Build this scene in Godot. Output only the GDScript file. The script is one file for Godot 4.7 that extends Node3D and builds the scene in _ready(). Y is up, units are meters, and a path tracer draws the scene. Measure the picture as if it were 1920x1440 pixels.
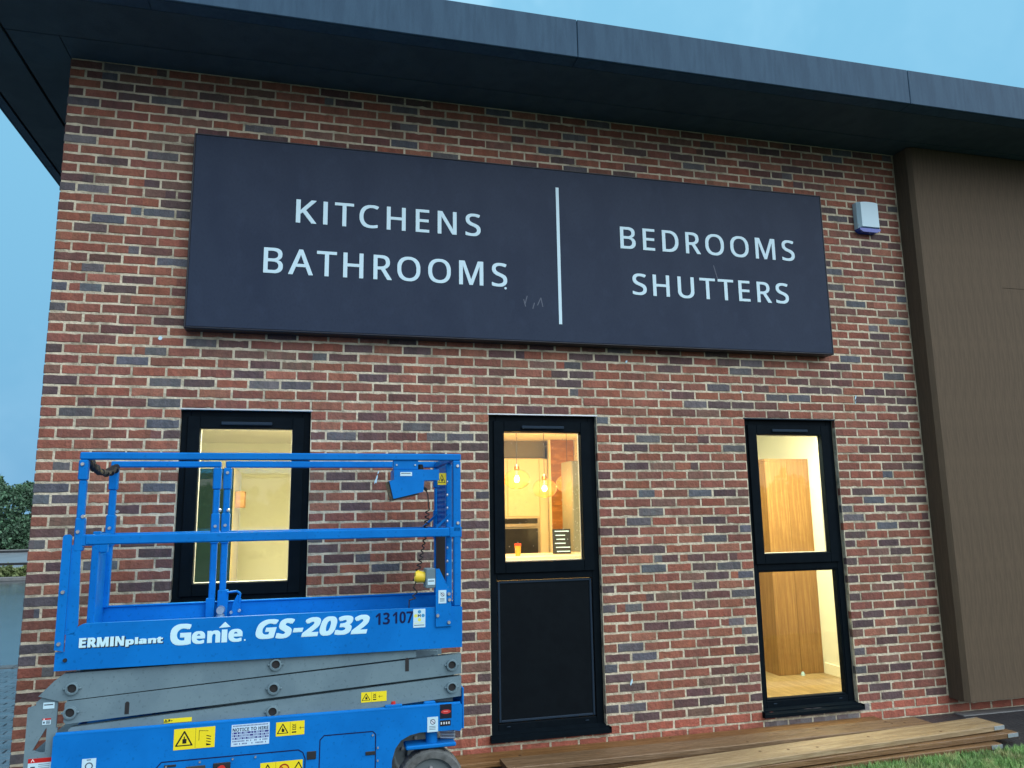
extends Node3D
# A brick showroom at dusk with a long dark sign, three lit windows and a blue scissor lift.
# x runs along the front wall from its corner, y is up from the paving, z comes out of the wall.

const WHITE := Color(1, 1, 1)
const PX := 0.22658        # brick pitch along the wall
const CY := 0.075          # course height
const BASE := 2.55         # height of the window heads (34 courses)

var rng := RandomNumberGenerator.new()
var M := {}
var used := {}
var camera_at := Vector3(1.8326, 1.7674, 5.8851)


# ------------------------------------------------------------------ mesh builder
class MB:
	var v := PackedVector3Array()
	var n := PackedVector3Array()
	var c := PackedColorArray()
	var o := Vector3.ZERO
	var col := Color(1, 1, 1)

	func _init(origin := Vector3.ZERO):
		o = origin

	func tri(a: Vector3, b: Vector3, d: Vector3):
		var nn := (b - a).cross(d - a).normalized()
		v.append(a - o); v.append(d - o); v.append(b - o)
		for i in 3:
			n.append(nn); c.append(col)

	func quad(a: Vector3, b: Vector3, d: Vector3, e: Vector3):
		tri(a, b, d); tri(a, d, e)

	func tri_n(a: Vector3, b: Vector3, d: Vector3, na: Vector3, nb: Vector3, nd: Vector3):
		v.append(a - o); v.append(d - o); v.append(b - o)
		n.append(na); n.append(nd); n.append(nb)
		for i in 3:
			c.append(col)

	func face_out(p: Array, centre: Vector3):
		var m := Vector3.ZERO
		for q in p:
			m += q
		m /= p.size()
		var nn: Vector3 = (p[1] - p[0]).cross(p[2] - p[0])
		if nn.dot(m - centre) < 0.0:
			p.reverse()
		tri(p[0], p[1], p[2])
		if p.size() == 4:
			tri(p[0], p[2], p[3])

	func obox(centre: Vector3, b: Basis, size: Vector3, ch := 0.0):
		var h := size * 0.5
		ch = min(ch, min(h.x, min(h.y, h.z)) * 0.8)
		var at := func(s: Vector3, k: int) -> Vector3:
			var q := Vector3(s.x * (h.x - ch), s.y * (h.y - ch), s.z * (h.z - ch))
			q[k] = s[k] * h[k]
			return centre + b * q
		for k in 3:
			var i := (k + 1) % 3
			var j := (k + 2) % 3
			for s in [-1.0, 1.0]:
				var p := []
				for q in [[-1.0, -1.0], [1.0, -1.0], [1.0, 1.0], [-1.0, 1.0]]:
					var w := Vector3.ZERO
					w[k] = s; w[i] = q[0]; w[j] = q[1]
					p.append(at.call(w, k))
				face_out(p, centre)
			if ch > 0.0:
				for si in [-1.0, 1.0]:
					for sj in [-1.0, 1.0]:
						var w0 := Vector3.ZERO
						w0[i] = si; w0[j] = sj; w0[k] = -1.0
						var w1 := w0
						w1[k] = 1.0
						face_out([at.call(w0, i), at.call(w1, i), at.call(w1, j), at.call(w0, j)], centre)
		if ch > 0.0:
			for sx in [-1.0, 1.0]:
				for sy in [-1.0, 1.0]:
					for sz in [-1.0, 1.0]:
						var w := Vector3(sx, sy, sz)
						face_out([at.call(w, 0), at.call(w, 1), at.call(w, 2)], centre)

	func box(lo: Vector3, hi: Vector3, ch := 0.0):
		obox((lo + hi) * 0.5, Basis(), (hi - lo).abs(), ch)

	func bar(a: Vector3, b: Vector3, w: float, d: float, ch := 0.004):
		# a rectangular bar from a to b: w across in the upright plane, d along z or x
		var x := (b - a).normalized()
		var z := Vector3(0, 0, 1) if absf(x.z) < 0.9 else Vector3(1, 0, 0)
		var y := z.cross(x).normalized()
		z = x.cross(y).normalized()
		obox((a + b) * 0.5, Basis(x, y, z), Vector3((b - a).length(), w, d), ch)

	func cyl(a: Vector3, b: Vector3, r0: float, r1: float, seg := 16, caps := true):
		var ax := (b - a).normalized()
		var u := ax.cross(Vector3.UP if absf(ax.y) < 0.9 else Vector3.RIGHT).normalized()
		var w := ax.cross(u)
		for i in seg:
			var t0 := TAU * i / seg
			var t1 := TAU * (i + 1) / seg
			var d0 := u * cos(t0) + w * sin(t0)
			var d1 := u * cos(t1) + w * sin(t1)
			tri_n(a + d0 * r0, a + d1 * r0, b + d1 * r1, d0, d1, d1)
			tri_n(a + d0 * r0, b + d1 * r1, b + d0 * r1, d0, d1, d0)
			if caps:
				tri(b, b + d0 * r1, b + d1 * r1)
				tri(a, a + d1 * r0, a + d0 * r0)

	func ring(centre: Vector3, ax: Vector3, prof: Array, seg := 32):
		# a lathe: prof holds [radius, along]
		var u := ax.cross(Vector3.UP if absf(ax.y) < 0.9 else Vector3.RIGHT).normalized()
		var w := ax.cross(u)
		for i in seg:
			var t0 := TAU * i / seg
			var t1 := TAU * (i + 1) / seg
			var d0 := u * cos(t0) + w * sin(t0)
			var d1 := u * cos(t1) + w * sin(t1)
			for k in prof.size() - 1:
				var p0: Array = prof[k]
				var p1: Array = prof[k + 1]
				var dr: float = p1[0] - p0[0]
				var da: float = p1[1] - p0[1]
				var n0 := (d0 * da - ax * dr).normalized()
				var n1 := (d1 * da - ax * dr).normalized()
				tri_n(centre + d0 * p0[0] + ax * p0[1], centre + d1 * p0[0] + ax * p0[1], centre + d1 * p1[0] + ax * p1[1], n0, n1, n1)
				tri_n(centre + d0 * p0[0] + ax * p0[1], centre + d1 * p1[0] + ax * p1[1], centre + d0 * p1[0] + ax * p1[1], n0, n1, n0)

	func tube(pts: Array, r: float, seg := 8):
		for i in pts.size() - 1:
			cyl(pts[i], pts[i + 1], r, r, seg, i == 0 or i == pts.size() - 2)

	func prism(poly: PackedVector2Array, z0: float, z1: float):
		# an outline in the x-y plane pushed from z0 to z1
		if Geometry2D.is_polygon_clockwise(poly):
			poly.reverse()
		var idx := Geometry2D.triangulate_polygon(poly)
		for i in range(0, idx.size(), 3):
			var a := poly[idx[i]]
			var b := poly[idx[i + 1]]
			var d := poly[idx[i + 2]]
			if (b - a).cross(d - a) < 0.0:
				var s := b
				b = d
				d = s
			tri(Vector3(a.x, a.y, z1), Vector3(b.x, b.y, z1), Vector3(d.x, d.y, z1))
			tri(Vector3(a.x, a.y, z0), Vector3(d.x, d.y, z0), Vector3(b.x, b.y, z0))
		for i in poly.size():
			var a := poly[i]
			var b := poly[(i + 1) % poly.size()]
			quad(Vector3(a.x, a.y, z1), Vector3(a.x, a.y, z0), Vector3(b.x, b.y, z0), Vector3(b.x, b.y, z1))

	func mesh() -> ArrayMesh:
		var arr := []
		arr.resize(Mesh.ARRAY_MAX)
		arr[Mesh.ARRAY_VERTEX] = v
		arr[Mesh.ARRAY_NORMAL] = n
		arr[Mesh.ARRAY_COLOR] = c
		var am := ArrayMesh.new()
		am.add_surface_from_arrays(Mesh.PRIMITIVE_TRIANGLES, arr)
		return am


# ------------------------------------------------------------------ nodes
func numbered(called: String) -> String:
	if not used.has(called):
		used[called] = 0
		return called
	used[called] += 1
	return "%s_%03d" % [called, used[called]]

func obj(called: String, mb: MB, mat: Material, parent: Node = self) -> MeshInstance3D:
	var o := MeshInstance3D.new()
	o.name = numbered(called) if parent == self else called
	o.mesh = mb.mesh()
	o.material_override = mat
	parent.add_child(o, true)
	return o

func put(called: String, mesh: Mesh, mat: Material, parent: Node) -> MeshInstance3D:
	var o := MeshInstance3D.new()
	o.name = called
	o.mesh = mesh
	o.material_override = mat
	parent.add_child(o, true)
	return o

func thing(called: String, label: String, category: String, at := Vector3.ZERO, turn := 0.0, group := "") -> Node3D:
	var o := Node3D.new()
	o.name = numbered(called)
	add_child(o)
	o.position = at
	o.rotation.y = turn
	tag(o, label, category, group)
	return o

func tag(o: Node, label: String, category: String, group := ""):
	o.set_meta("label", label)
	o.set_meta("category", category)
	if group != "":
		o.set_meta("group", group)

func struct(called: String, mb: MB, mat: Material) -> MeshInstance3D:
	var o := obj(called, mb, mat)
	o.set_meta("kind", "structure")
	return o

func boxp(called: String, lo: Vector3, hi: Vector3, mat: Material, parent: Node, ch := 0.004, off := Vector3.ZERO) -> MeshInstance3D:
	var mb := MB.new(off)
	mb.box(lo, hi, ch)
	return obj(called, mb, mat, parent)


# ------------------------------------------------------------------ textures and materials
func noise(seed_: int, freq: float, octaves := 4, type := FastNoiseLite.TYPE_SIMPLEX_SMOOTH) -> FastNoiseLite:
	var f := FastNoiseLite.new()
	f.seed = seed_
	f.frequency = freq
	f.noise_type = type
	f.fractal_octaves = octaves
	f.fractal_type = FastNoiseLite.FRACTAL_FBM
	return f

func grey(f: FastNoiseLite, w: int, h: int) -> PackedByteArray:
	var im := f.get_seamless_image(w, h)
	im.convert(Image.FORMAT_L8)
	return im.get_data()

# layers: [bytes, low, high, strength]: where the layer's value lies between low and high it mixes from 0 to strength towards its colour
func layered(w: int, h: int, base: Color, layers: Array) -> ImageTexture:
	var out := PackedByteArray()
	out.resize(w * h * 3)
	for i in w * h:
		var r := base.r
		var g := base.g
		var b := base.b
		for l in layers:
			var data: PackedByteArray = l[0]
			var t: float = clampf((data[i] / 255.0 - l[1]) / (l[2] - l[1]), 0.0, 1.0) * l[3]
			var k: Color = l[4]
			r += (k.r - r) * t
			g += (k.g - g) * t
			b += (k.b - b) * t
		out[i * 3] = int(clampf(r, 0, 1) * 255)
		out[i * 3 + 1] = int(clampf(g, 0, 1) * 255)
		out[i * 3 + 2] = int(clampf(b, 0, 1) * 255)
	var im := Image.create_from_data(w, h, false, Image.FORMAT_RGB8, out)
	return ImageTexture.create_from_image(im)

func normal_of(f: FastNoiseLite, w: int, h: int, scale: float) -> ImageTexture:
	var im := f.get_seamless_image(w, h)
	im.convert(Image.FORMAT_RGBA8)
	im.bump_map_to_normal_map(scale)
	return ImageTexture.create_from_image(im)

func mat(lin: Color, rough := 0.6, metal := 0.0) -> StandardMaterial3D:
	var m := StandardMaterial3D.new()
	m.albedo_color = lin.linear_to_srgb()
	m.roughness = rough
	m.metallic = metal
	return m

func textured(lin: Color, rough: float, tex: Texture2D, scale: Vector3, world := true, nrm: Texture2D = null, nscale := 1.0) -> StandardMaterial3D:
	var m := mat(lin, rough)
	m.albedo_texture = tex
	m.uv1_triplanar = true
	m.uv1_world_triplanar = world
	m.uv1_scale = scale
	if nrm:
		m.normal_enabled = true
		m.normal_texture = nrm
		m.normal_scale = nscale
	return m

func glow(lin: Color, energy: float) -> StandardMaterial3D:
	var m := mat(lin, 0.5)
	m.emission_enabled = true
	m.emission = lin.linear_to_srgb()
	m.emission_energy_multiplier = energy
	return m

func make_materials():
	var fine := grey(noise(1, 0.09, 3), 512, 512)
	var mid := grey(noise(2, 0.022, 4), 512, 512)
	var big := grey(noise(3, 0.006, 4), 512, 512)
	var cell := grey(noise(4, 0.05, 2, FastNoiseLite.TYPE_CELLULAR), 512, 512)
	var fine2 := grey(noise(5, 0.2, 2), 512, 512)
	var W := Color(1, 1, 1)
	var n_rough := normal_of(noise(6, 0.06, 5), 512, 512, 6.0)
	var n_soft := normal_of(noise(7, 0.012, 4), 512, 512, 4.0)
	# brick: vertex colour times a sandy grain, pits, and pale mortar smears
	var tb := layered(512, 512, Color(0.86, 0.86, 0.86), [
		[mid, 0.35, 0.7, 0.5, Color(0.58, 0.58, 0.6)], [fine, 0.42, 0.8, 0.55, Color(0.58, 0.57, 0.58)],
		[fine2, 0.62, 0.8, 0.6, Color(0.42, 0.42, 0.44)], [big, 0.5, 0.8, 0.35, Color(0.98, 0.97, 0.95)], [cell, 0.0, 0.16, 0.5, W]])
	M.brick = textured(Color(1, 1, 1), 0.88, tb, Vector3(0.9, 0.9, 0.9), true, n_rough, 0.35)
	M.brick.vertex_color_use_as_albedo = true
	var tm := layered(512, 512, Color(0.84, 0.84, 0.84), [
		[mid, 0.4, 0.75, 0.55, Color(0.56, 0.56, 0.54)], [fine2, 0.5, 0.85, 0.5, Color(0.62, 0.62, 0.6)], [big, 0.35, 0.7, 0.6, W]])
	M.mortar = textured(Color(0.74, 0.67, 0.505), 0.95, tm, Vector3(0.8, 0.8, 0.8), true, n_rough, 0.5)
	# coated metal with faint rain marks
	var tfa := layered(512, 512, Color(0.88, 0.88, 0.88), [
		[mid, 0.4, 0.8, 0.35, Color(0.68, 0.7, 0.72)], [fine2, 0.4, 0.9, 0.3, W], [big, 0.45, 0.7, 0.35, Color(0.75, 0.76, 0.78)]])
	M.fascia = textured(Color(0.060, 0.125, 0.20), 0.42, tfa, Vector3(1.6, 0.22, 1.6))
	M.soffit = textured(Color(0.075, 0.12, 0.155), 0.5, tfa, Vector3(0.5, 0.5, 0.5))
	M.clad = textured(Color(0.155, 0.118, 0.083), 0.6, tfa, Vector3(9.0, 0.5, 9.0), true, n_soft, 0.05)
	M.roof = mat(Color(0.12, 0.13, 0.14), 0.8)
	# sign vinyl
	var ts := layered(512, 512, Color(0.9, 0.9, 0.9), [
		[big, 0.4, 0.75, 0.3, Color(0.72, 0.74, 0.78)], [mid, 0.6, 0.85, 0.3, Color(1, 1, 1)], [fine2, 0.5, 0.9, 0.22, Color(0.7, 0.7, 0.72)]])
	M.sign = textured(Color(0.036, 0.053, 0.092), 0.38, ts, Vector3(0.5, 0.3, 0.5), true, n_soft, 0.06)
	M.scuff = mat(Color(0.085, 0.105, 0.15), 0.7)
	M.sign_edge = mat(Color(0.008, 0.011, 0.02), 0.45)
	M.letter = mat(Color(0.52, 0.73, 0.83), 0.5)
	M.frame = textured(Color(0.007, 0.012, 0.017), 0.42, tfa, Vector3(1, 1, 1))
	M.frame_panel = textured(Color(0.006, 0.010, 0.014), 0.5, tfa, Vector3(1, 1, 1))
	M.vent = mat(Color(0.02, 0.035, 0.055), 0.4)
	M.lintel = mat(Color(0.55, 0.6, 0.65), 0.35, 0.6)
	M.glass = mat(Color(0.02, 0.025, 0.025), 0.02)
	M.glass.transparency = BaseMaterial3D.TRANSPARENCY_ALPHA
	M.glass.albedo_color.a = 0.06
	M.drop = mat(Color(0.85, 0.88, 0.86), 0.05)
	M.drop.transparency = BaseMaterial3D.TRANSPARENCY_ALPHA
	M.drop.albedo_color.a = 0.4
	M.gasket = mat(Color(0.5, 0.48, 0.42), 0.5)
	# scissor lift paints
	var tp := layered(512, 512, Color(0.92, 0.92, 0.92), [
		[mid, 0.45, 0.8, 0.25, Color(0.76, 0.78, 0.8)], [cell, 0.0, 0.05, 0.4, Color(1, 1, 1)], [big, 0.4, 0.7, 0.35, Color(0.8, 0.82, 0.84)], [fine, 0.72, 0.8, 0.3, Color(0.66, 0.66, 0.66)]])
	M.blue = textured(Color(0.006, 0.195, 0.63), 0.36, tp, Vector3(0.7, 0.7, 0.7), false, n_soft, 0.05)
	M.arm = textured(Color(0.175, 0.265, 0.31), 0.5, tp, Vector3(0.9, 0.9, 0.9), false, n_soft, 0.05)
	M.bolt = mat(Color(0.55, 0.58, 0.6), 0.35, 0.8)
	M.black = mat(Color(0.012, 0.013, 0.015), 0.6)
	M.dark = mat(Color(0.03, 0.035, 0.04), 0.7)
	M.tyre = textured(Color(0.16, 0.175, 0.175), 0.85, tm, Vector3(2, 2, 2), false)
	M.hub = textured(Color(0.15, 0.19, 0.20), 0.6, tp, Vector3(2, 2, 2), false)
	M.yellow = mat(Color(0.75, 0.55, 0.03), 0.5)
	M.navy = mat(Color(0.012, 0.018, 0.07), 0.5)
	M.navy.metallic_specular = 0.1
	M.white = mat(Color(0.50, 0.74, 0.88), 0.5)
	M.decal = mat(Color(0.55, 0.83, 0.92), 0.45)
	M.red = mat(Color(0.6, 0.03, 0.02), 0.4)
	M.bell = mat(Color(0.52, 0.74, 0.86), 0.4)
	M.frame.metallic_specular = 0.1
	for k in ["sign", "fascia", "frame_panel", "vent", "blue", "arm", "soffit", "clad"]:
		M[k].metallic_specular = 0.18
	M.lens = mat(Color(0.01, 0.06, 0.42), 0.2)
	# boards
	var long_grain := grey(noise(11, 0.03, 5), 512, 512)
	var tw := layered(512, 512, Color(0.93, 0.92, 0.9), [
		[long_grain, 0.42, 0.6, 0.65, Color(0.62, 0.56, 0.49)], [fine, 0.5, 0.85, 0.45, Color(0.7, 0.64, 0.57)],
		[big, 0.48, 0.64, 0.7, Color(0.6, 0.57, 0.53)], [cell, 0.0, 0.06, 0.6, Color(0.5, 0.42, 0.33)]])
	M.wood_tex = tw
	M.wood_nrm = n_rough
	M.galv = textured(Color(0.45, 0.53, 0.58), 0.4, tp, Vector3(8, 8, 8), false)
	M.galv.metallic = 0.5
	# ground
	var ta := layered(512, 512, Color(0.9, 0.9, 0.9), [
		[fine2, 0.45, 0.8, 0.6, Color(0.6, 0.6, 0.6)], [mid, 0.4, 0.75, 0.4, Color(0.72, 0.73, 0.75)], [big, 0.45, 0.75, 0.45, Color(0.68, 0.7, 0.72)]])
	M.asphalt = textured(Color(0.10, 0.125, 0.14), 0.16, ta, Vector3(0.5, 0.5, 0.5), true, n_rough, 0.06)
	M.asphalt.metallic_specular = 1.0
	M.apron = textured(Color(0.05, 0.055, 0.062), 0.4, ta, Vector3(0.9, 0.9, 0.9), true, n_rough, 0.5)
	M.road = textured(Color(0.30, 0.36, 0.40), 0.5, ta, Vector3(0.2, 0.2, 0.2), true, n_soft, 0.2)
	M.paver = textured(WHITE, 0.28, ta, Vector3(1.3, 1.3, 1.3), true, n_rough, 0.5)
	M.paver.vertex_color_use_as_albedo = true
	M.kerb = textured(Color(0.3, 0.31, 0.31), 0.6, ta, Vector3(1.2, 1.2, 1.2))
	M.soil = textured(Color(0.07, 0.095, 0.04), 0.95, ta, Vector3(0.6, 0.6, 0.6), true, n_rough, 1.0)
	M.field = textured(Color(0.055, 0.085, 0.035), 0.95, ta, Vector3(0.1, 0.1, 0.1))
	M.blade = mat(WHITE, 0.6)
	M.blade.vertex_color_use_as_albedo = true
	M.leaf = mat(WHITE, 0.65)
	M.leaf.vertex_color_use_as_albedo = true
	M.bark = mat(Color(0.06, 0.045, 0.035), 0.9)
	# inside
	M.cream = mat(Color(0.76, 0.75, 0.60), 0.85)
	M.ceiling = mat(Color(0.82, 0.80, 0.70), 0.85)
	M.oak_floor = textured(Color(0.92, 0.80, 0.50), 0.4, tw, Vector3(2.5, 2.5, 0.3))
	var to := layered(512, 512, Color(0.95, 0.94, 0.92), [
		[long_grain, 0.4, 0.64, 0.5, Color(0.7, 0.64, 0.56)], [fine, 0.45, 0.8, 0.3, Color(0.7, 0.64, 0.56)], [big, 0.42, 0.62, 0.5, Color(0.74, 0.68, 0.6)]])
	M.oak = textured(Color(0.34, 0.185, 0.06), 0.45, to, Vector3(5.0, 0.16, 5.0))
	M.ply = textured(Color(0.90, 0.52, 0.16), 0.5, tw, Vector3(0.35, 1.6, 0.35))
	M.door = mat(Color(0.80, 0.76, 0.58), 0.35)
	M.greycab = mat(Color(0.15, 0.155, 0.12), 0.5)
	M.darkcab = mat(Color(0.005, 0.013, 0.013), 0.6)
	M.darkcab.metallic_specular = 0.1
	M.beige = mat(Color(0.5, 0.42, 0.26), 0.6)
	M.counter = mat(Color(0.30, 0.20, 0.11), 0.4)
	M.countertop = mat(Color(0.6, 0.52, 0.38), 0.35)
	M.oven = mat(Color(0.035, 0.04, 0.05), 0.1)
	M.steel = mat(Color(0.5, 0.5, 0.48), 0.35, 0.9)
	M.orange = mat(Color(0.75, 0.26, 0.02), 0.5)
	M.amber = mat(Color(0.28, 0.12, 0.015), 0.03)
	M.amber.transparency = BaseMaterial3D.TRANSPARENCY_ALPHA
	M.amber.albedo_color.a = 0.16
	M.copper = mat(Color(0.45, 0.2, 0.06), 0.3, 0.8)
	M.bulb = glow(Color(1.0, 0.80, 0.42), 14.0)
	M.panel_light = glow(Color(1.0, 0.88, 0.62), 1.6)

func wood(lin: Color, k: int) -> StandardMaterial3D:
	var m := textured(lin, 0.42, M.wood_tex, Vector3(0.22, 4.5, 4.5), false, M.wood_nrm, 0.5)
	m.uv1_offset = Vector3(0.37 * k, 0.21 * k, 0.53 * k)
	return m


func cloud_cover() -> ImageTexture:
	# soft grey veils of cloud all round the sky
	var f := noise(91, 0.006, 5)
	f.domain_warp_enabled = true
	f.domain_warp_amplitude = 40.0
	var im := f.get_seamless_image(1024, 512)
	im.convert(Image.FORMAT_RGBA8)
	for y in 512:
		for x in 1024:
			var v := clampf((im.get_pixel(x, y).r - 0.35) / 0.4, 0.0, 1.0)
			im.set_pixel(x, y, Color(v, v, v, v))
	return ImageTexture.create_from_image(im)


# ------------------------------------------------------------------ flat print
func img(w: int, h: int, col: Color) -> Image:
	var im := Image.create(w, h, false, Image.FORMAT_RGB8)
	im.fill(col)
	return im

func line(im: Image, a: Vector2, b: Vector2, t: float, col: Color):
	var steps := int((b - a).length() * 2.0) + 1
	for i in steps + 1:
		var p := a.lerp(b, float(i) / steps)
		im.fill_rect(Rect2i(int(p.x - t * 0.5), int(p.y - t * 0.5), int(maxf(t, 1)), int(maxf(t, 1))), col)

func disc(im: Image, c: Vector2, r: float, col: Color):
	for y in range(int(c.y - r), int(c.y + r) + 1):
		for x in range(int(c.x - r), int(c.x + r) + 1):
			if Vector2(x, y).distance_to(c) <= r and x >= 0 and y >= 0 and x < im.get_width() and y < im.get_height():
				im.set_pixel(x, y, col)

func sticker(called: String, parent: Node, lo: Vector2, hi: Vector2, z: float, off: Vector3, im: Image) -> MeshInstance3D:
	var m := mat(WHITE, 0.45)
	m.albedo_texture = ImageTexture.create_from_image(im)
	var a := Vector3(lo.x, lo.y, z) - off
	var b := Vector3(hi.x, hi.y, z) - off
	var t := Vector3(0, 0, 0.0016)
	var arr := []
	arr.resize(Mesh.ARRAY_MAX)
	var vs := PackedVector3Array()
	var uv := PackedVector2Array()
	var ns := PackedVector3Array()
	var p := [a, Vector3(b.x, a.y, a.z), b, Vector3(a.x, b.y, a.z)]
	var q := [Vector2(0, 1), Vector2(1, 1), Vector2(1, 0), Vector2(0, 0)]
	for i in [0, 2, 1, 0, 3, 2]:
		vs.append(p[i] + t); uv.append(q[i]); ns.append(Vector3(0, 0, 1))
	for k in 4:
		var j := (k + 1) % 4
		var nn: Vector3 = ((p[j] - p[k]) as Vector3).cross(Vector3(0, 0, 1)).normalized()
		for e in [[p[k] + t, q[k]], [p[j], q[j]], [p[k], q[k]], [p[k] + t, q[k]], [p[j] + t, q[j]], [p[j], q[j]]]:
			vs.append(e[0]); uv.append(e[1]); ns.append(nn)
	arr[Mesh.ARRAY_VERTEX] = vs
	arr[Mesh.ARRAY_TEX_UV] = uv
	arr[Mesh.ARRAY_NORMAL] = ns
	var am := ArrayMesh.new()
	am.add_surface_from_arrays(Mesh.PRIMITIVE_TRIANGLES, arr)
	return put(called, am, m, parent)

func lettering(called: String, text: String, parent: Node, lo: Vector2, hi: Vector2, z: float, off: Vector3, material: Material, weight := 400, swell := 0.0, slant := 0.0, spacing := 0, depth := 0.003) -> MeshInstance3D:
	# swell thickens the strokes: copies of the outline moved by that part of the letter height, each a hair deeper
	var sf := SystemFont.new()
	sf.font_names = PackedStringArray(["Droid Sans"])
	sf.font_weight = weight
	var fv := FontVariation.new()
	fv.base_font = sf
	fv.spacing_glyph = spacing
	var tm := TextMesh.new()
	tm.text = text
	tm.font = fv
	tm.font_size = 64
	tm.pixel_size = 0.01
	tm.depth = 0.02
	tm.curve_step = 1.5
	var bb := tm.get_aabb()
	var e := swell * bb.size.y
	var st := SurfaceTool.new()
	st.begin(Mesh.PRIMITIVE_TRIANGLES)
	var moves := [Vector2.ZERO]
	if swell > 0.0:
		moves = [Vector2(-e, -e), Vector2(e, -e), Vector2(-e, e), Vector2(e, e), Vector2(0, 0), Vector2(-e, 0), Vector2(e, 0)]
	var wide := bb.size.x + 2.0 * e + slant * bb.size.y
	var sc := Vector2((hi.x - lo.x) / wide, (hi.y - lo.y) / (bb.size.y + 2.0 * e))
	var dz := depth / maxf(bb.size.z, 0.001)
	for k in moves.size():
		var m: Vector2 = moves[k]
		var b := Basis(Vector3(sc.x, 0, 0), Vector3(slant * sc.x, sc.y, 0), Vector3(0, 0, dz))
		var p0 := Vector3(bb.position.x - m.x - e, bb.position.y - m.y - e, bb.position.z)
		st.append_from(tm, 0, Transform3D(b, Vector3(lo.x, lo.y, z + 0.00012 * k) - off - b * p0))
	return put(called, st.commit(), material, parent)


# ------------------------------------------------------------------ brickwork
func brick_colour(j: int, batch := 0.0) -> Array:
	var reds := [Color(0.34, 0.132, 0.092), Color(0.37, 0.14, 0.092), Color(0.30, 0.118, 0.088), Color(0.41, 0.17, 0.115), Color(0.36, 0.13, 0.084)]
	var dark := [Color(0.165, 0.09, 0.088), Color(0.135, 0.09, 0.095), Color(0.15, 0.10, 0.10), Color(0.20, 0.095, 0.082)]
	var blue := [Color(0.155, 0.148, 0.16), Color(0.18, 0.168, 0.178), Color(0.14, 0.132, 0.146), Color(0.145, 0.155, 0.185)]
	var brown := [Color(0.27, 0.14, 0.105), Color(0.24, 0.14, 0.11), Color(0.29, 0.13, 0.095)]
	var pick := func(a: Array) -> Color:
		var k: Color = a[rng.randi() % a.size()]
		var f := 0.9 * rng.randf_range(0.87, 1.13)
		return Color(k.r * f, k.g * f * rng.randf_range(0.95, 1.05), k.b * f)
	if j < -32:
		var k := Color(0.47, 0.145, 0.095)
		var f := rng.randf_range(0.86, 1.1)
		return [Color(k.r * f, k.g * f, k.b * f), Color(k.r * f, k.g * f, k.b * f), 9]
	var r := clampf(rng.randf() + batch, 0.0, 0.98)
	var a: Color
	if r < 0.65: a = pick.call(reds)
	elif r < 0.84: a = pick.call(dark)
	elif r < 0.905: a = pick.call(blue)
	elif r < 0.993: a = pick.call(brown)
	else: a = Color(0.13, 0.17, 0.24)
	var b := a
	var split := 9
	if rng.randf() < 0.09:
		b = pick.call([reds, dark, blue][rng.randi() % 3])
		split = 2 + rng.randi() % 3
	return [a, b, split]

func add_brick(mb: MB, x0: float, x1: float, y0: float, y1: float, cols: Array, frame: Callable):
	# one brick: a front of six wavy columns, an arris all round and sides running back into the mortar
	var nc := 6 if x1 - x0 > 0.12 else 3
	var zf := rng.randf_range(-0.0015, 0.0015)
	var e := 0.005
	var top := []
	var bot := []
	var topo := []
	var boto := []
	for i in nc + 1:
		var t := float(i) / nc
		var inset := e if i == 0 else (-e if i == nc else 0.0)
		var x := lerpf(x0, x1, t)
		var jt := rng.randf_range(-0.0022, 0.0012)
		var jb := rng.randf_range(-0.0012, 0.0022)
		if rng.randf() < 0.06:
			jt -= rng.randf_range(0.002, 0.006)
		if rng.randf() < 0.05:
			jb += rng.randf_range(0.002, 0.006)
		top.append(Vector3(x + inset, y1 + jt - e, zf + rng.randf_range(-0.0008, 0.0008)))
		bot.append(Vector3(x + inset, y0 + jb + e, zf + rng.randf_range(-0.0008, 0.0008)))
		topo.append(Vector3(x, y1 + jt, zf - e * 0.8))
		boto.append(Vector3(x, y0 + jb, zf - e * 0.8))
	var back := -0.04
	var F := func(p: Vector3) -> Vector3: return frame.call(p)
	var B := func(p: Vector3) -> Vector3: return frame.call(Vector3(p.x, p.y, back))
	for i in nc:
		var base: Color = cols[0] if i < cols[2] else cols[1]
		var mo := rng.randf_range(0.91, 1.09)
		mb.col = Color(base.r * mo * rng.randf_range(0.95, 1.05), base.g * mo, base.b * mo)
		mb.quad(F.call(bot[i]), F.call(bot[i + 1]), F.call(top[i + 1]), F.call(top[i]))
		mb.quad(F.call(top[i]), F.call(top[i + 1]), F.call(topo[i + 1]), F.call(topo[i]))
		mb.quad(F.call(boto[i]), F.call(boto[i + 1]), F.call(bot[i + 1]), F.call(bot[i]))
	mb.col = cols[0]
	mb.quad(F.call(boto[0]), F.call(bot[0]), F.call(top[0]), F.call(topo[0]))
	mb.quad(B.call(boto[0]), F.call(boto[0]), F.call(topo[0]), B.call(topo[0]))
	mb.col = cols[1] if cols[2] < 9 else cols[0]
	mb.quad(F.call(bot[nc]), F.call(boto[nc]), F.call(topo[nc]), F.call(top[nc]))
	mb.quad(F.call(boto[nc]), B.call(boto[nc]), B.call(topo[nc]), F.call(topo[nc]))
	mb.quad(F.call(topo[0]), F.call(topo[nc]), B.call(topo[nc]), B.call(topo[0]))
	mb.quad(B.call(boto[0]), B.call(boto[nc]), F.call(boto[nc]), F.call(boto[0]))
	mb.col = WHITE

func opening_spans(y0: float, y1: float) -> Array:
	var spans := []
	for w in [[4, 8, 1.2], [14, 18, 0.15], [24, 28, 0.15]]:
		if y0 > w[2] - 0.01 and y1 < BASE + 0.01:
			spans.append([w[0] * PX - 0.005, w[1] * PX - 0.005])
	return spans

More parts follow.
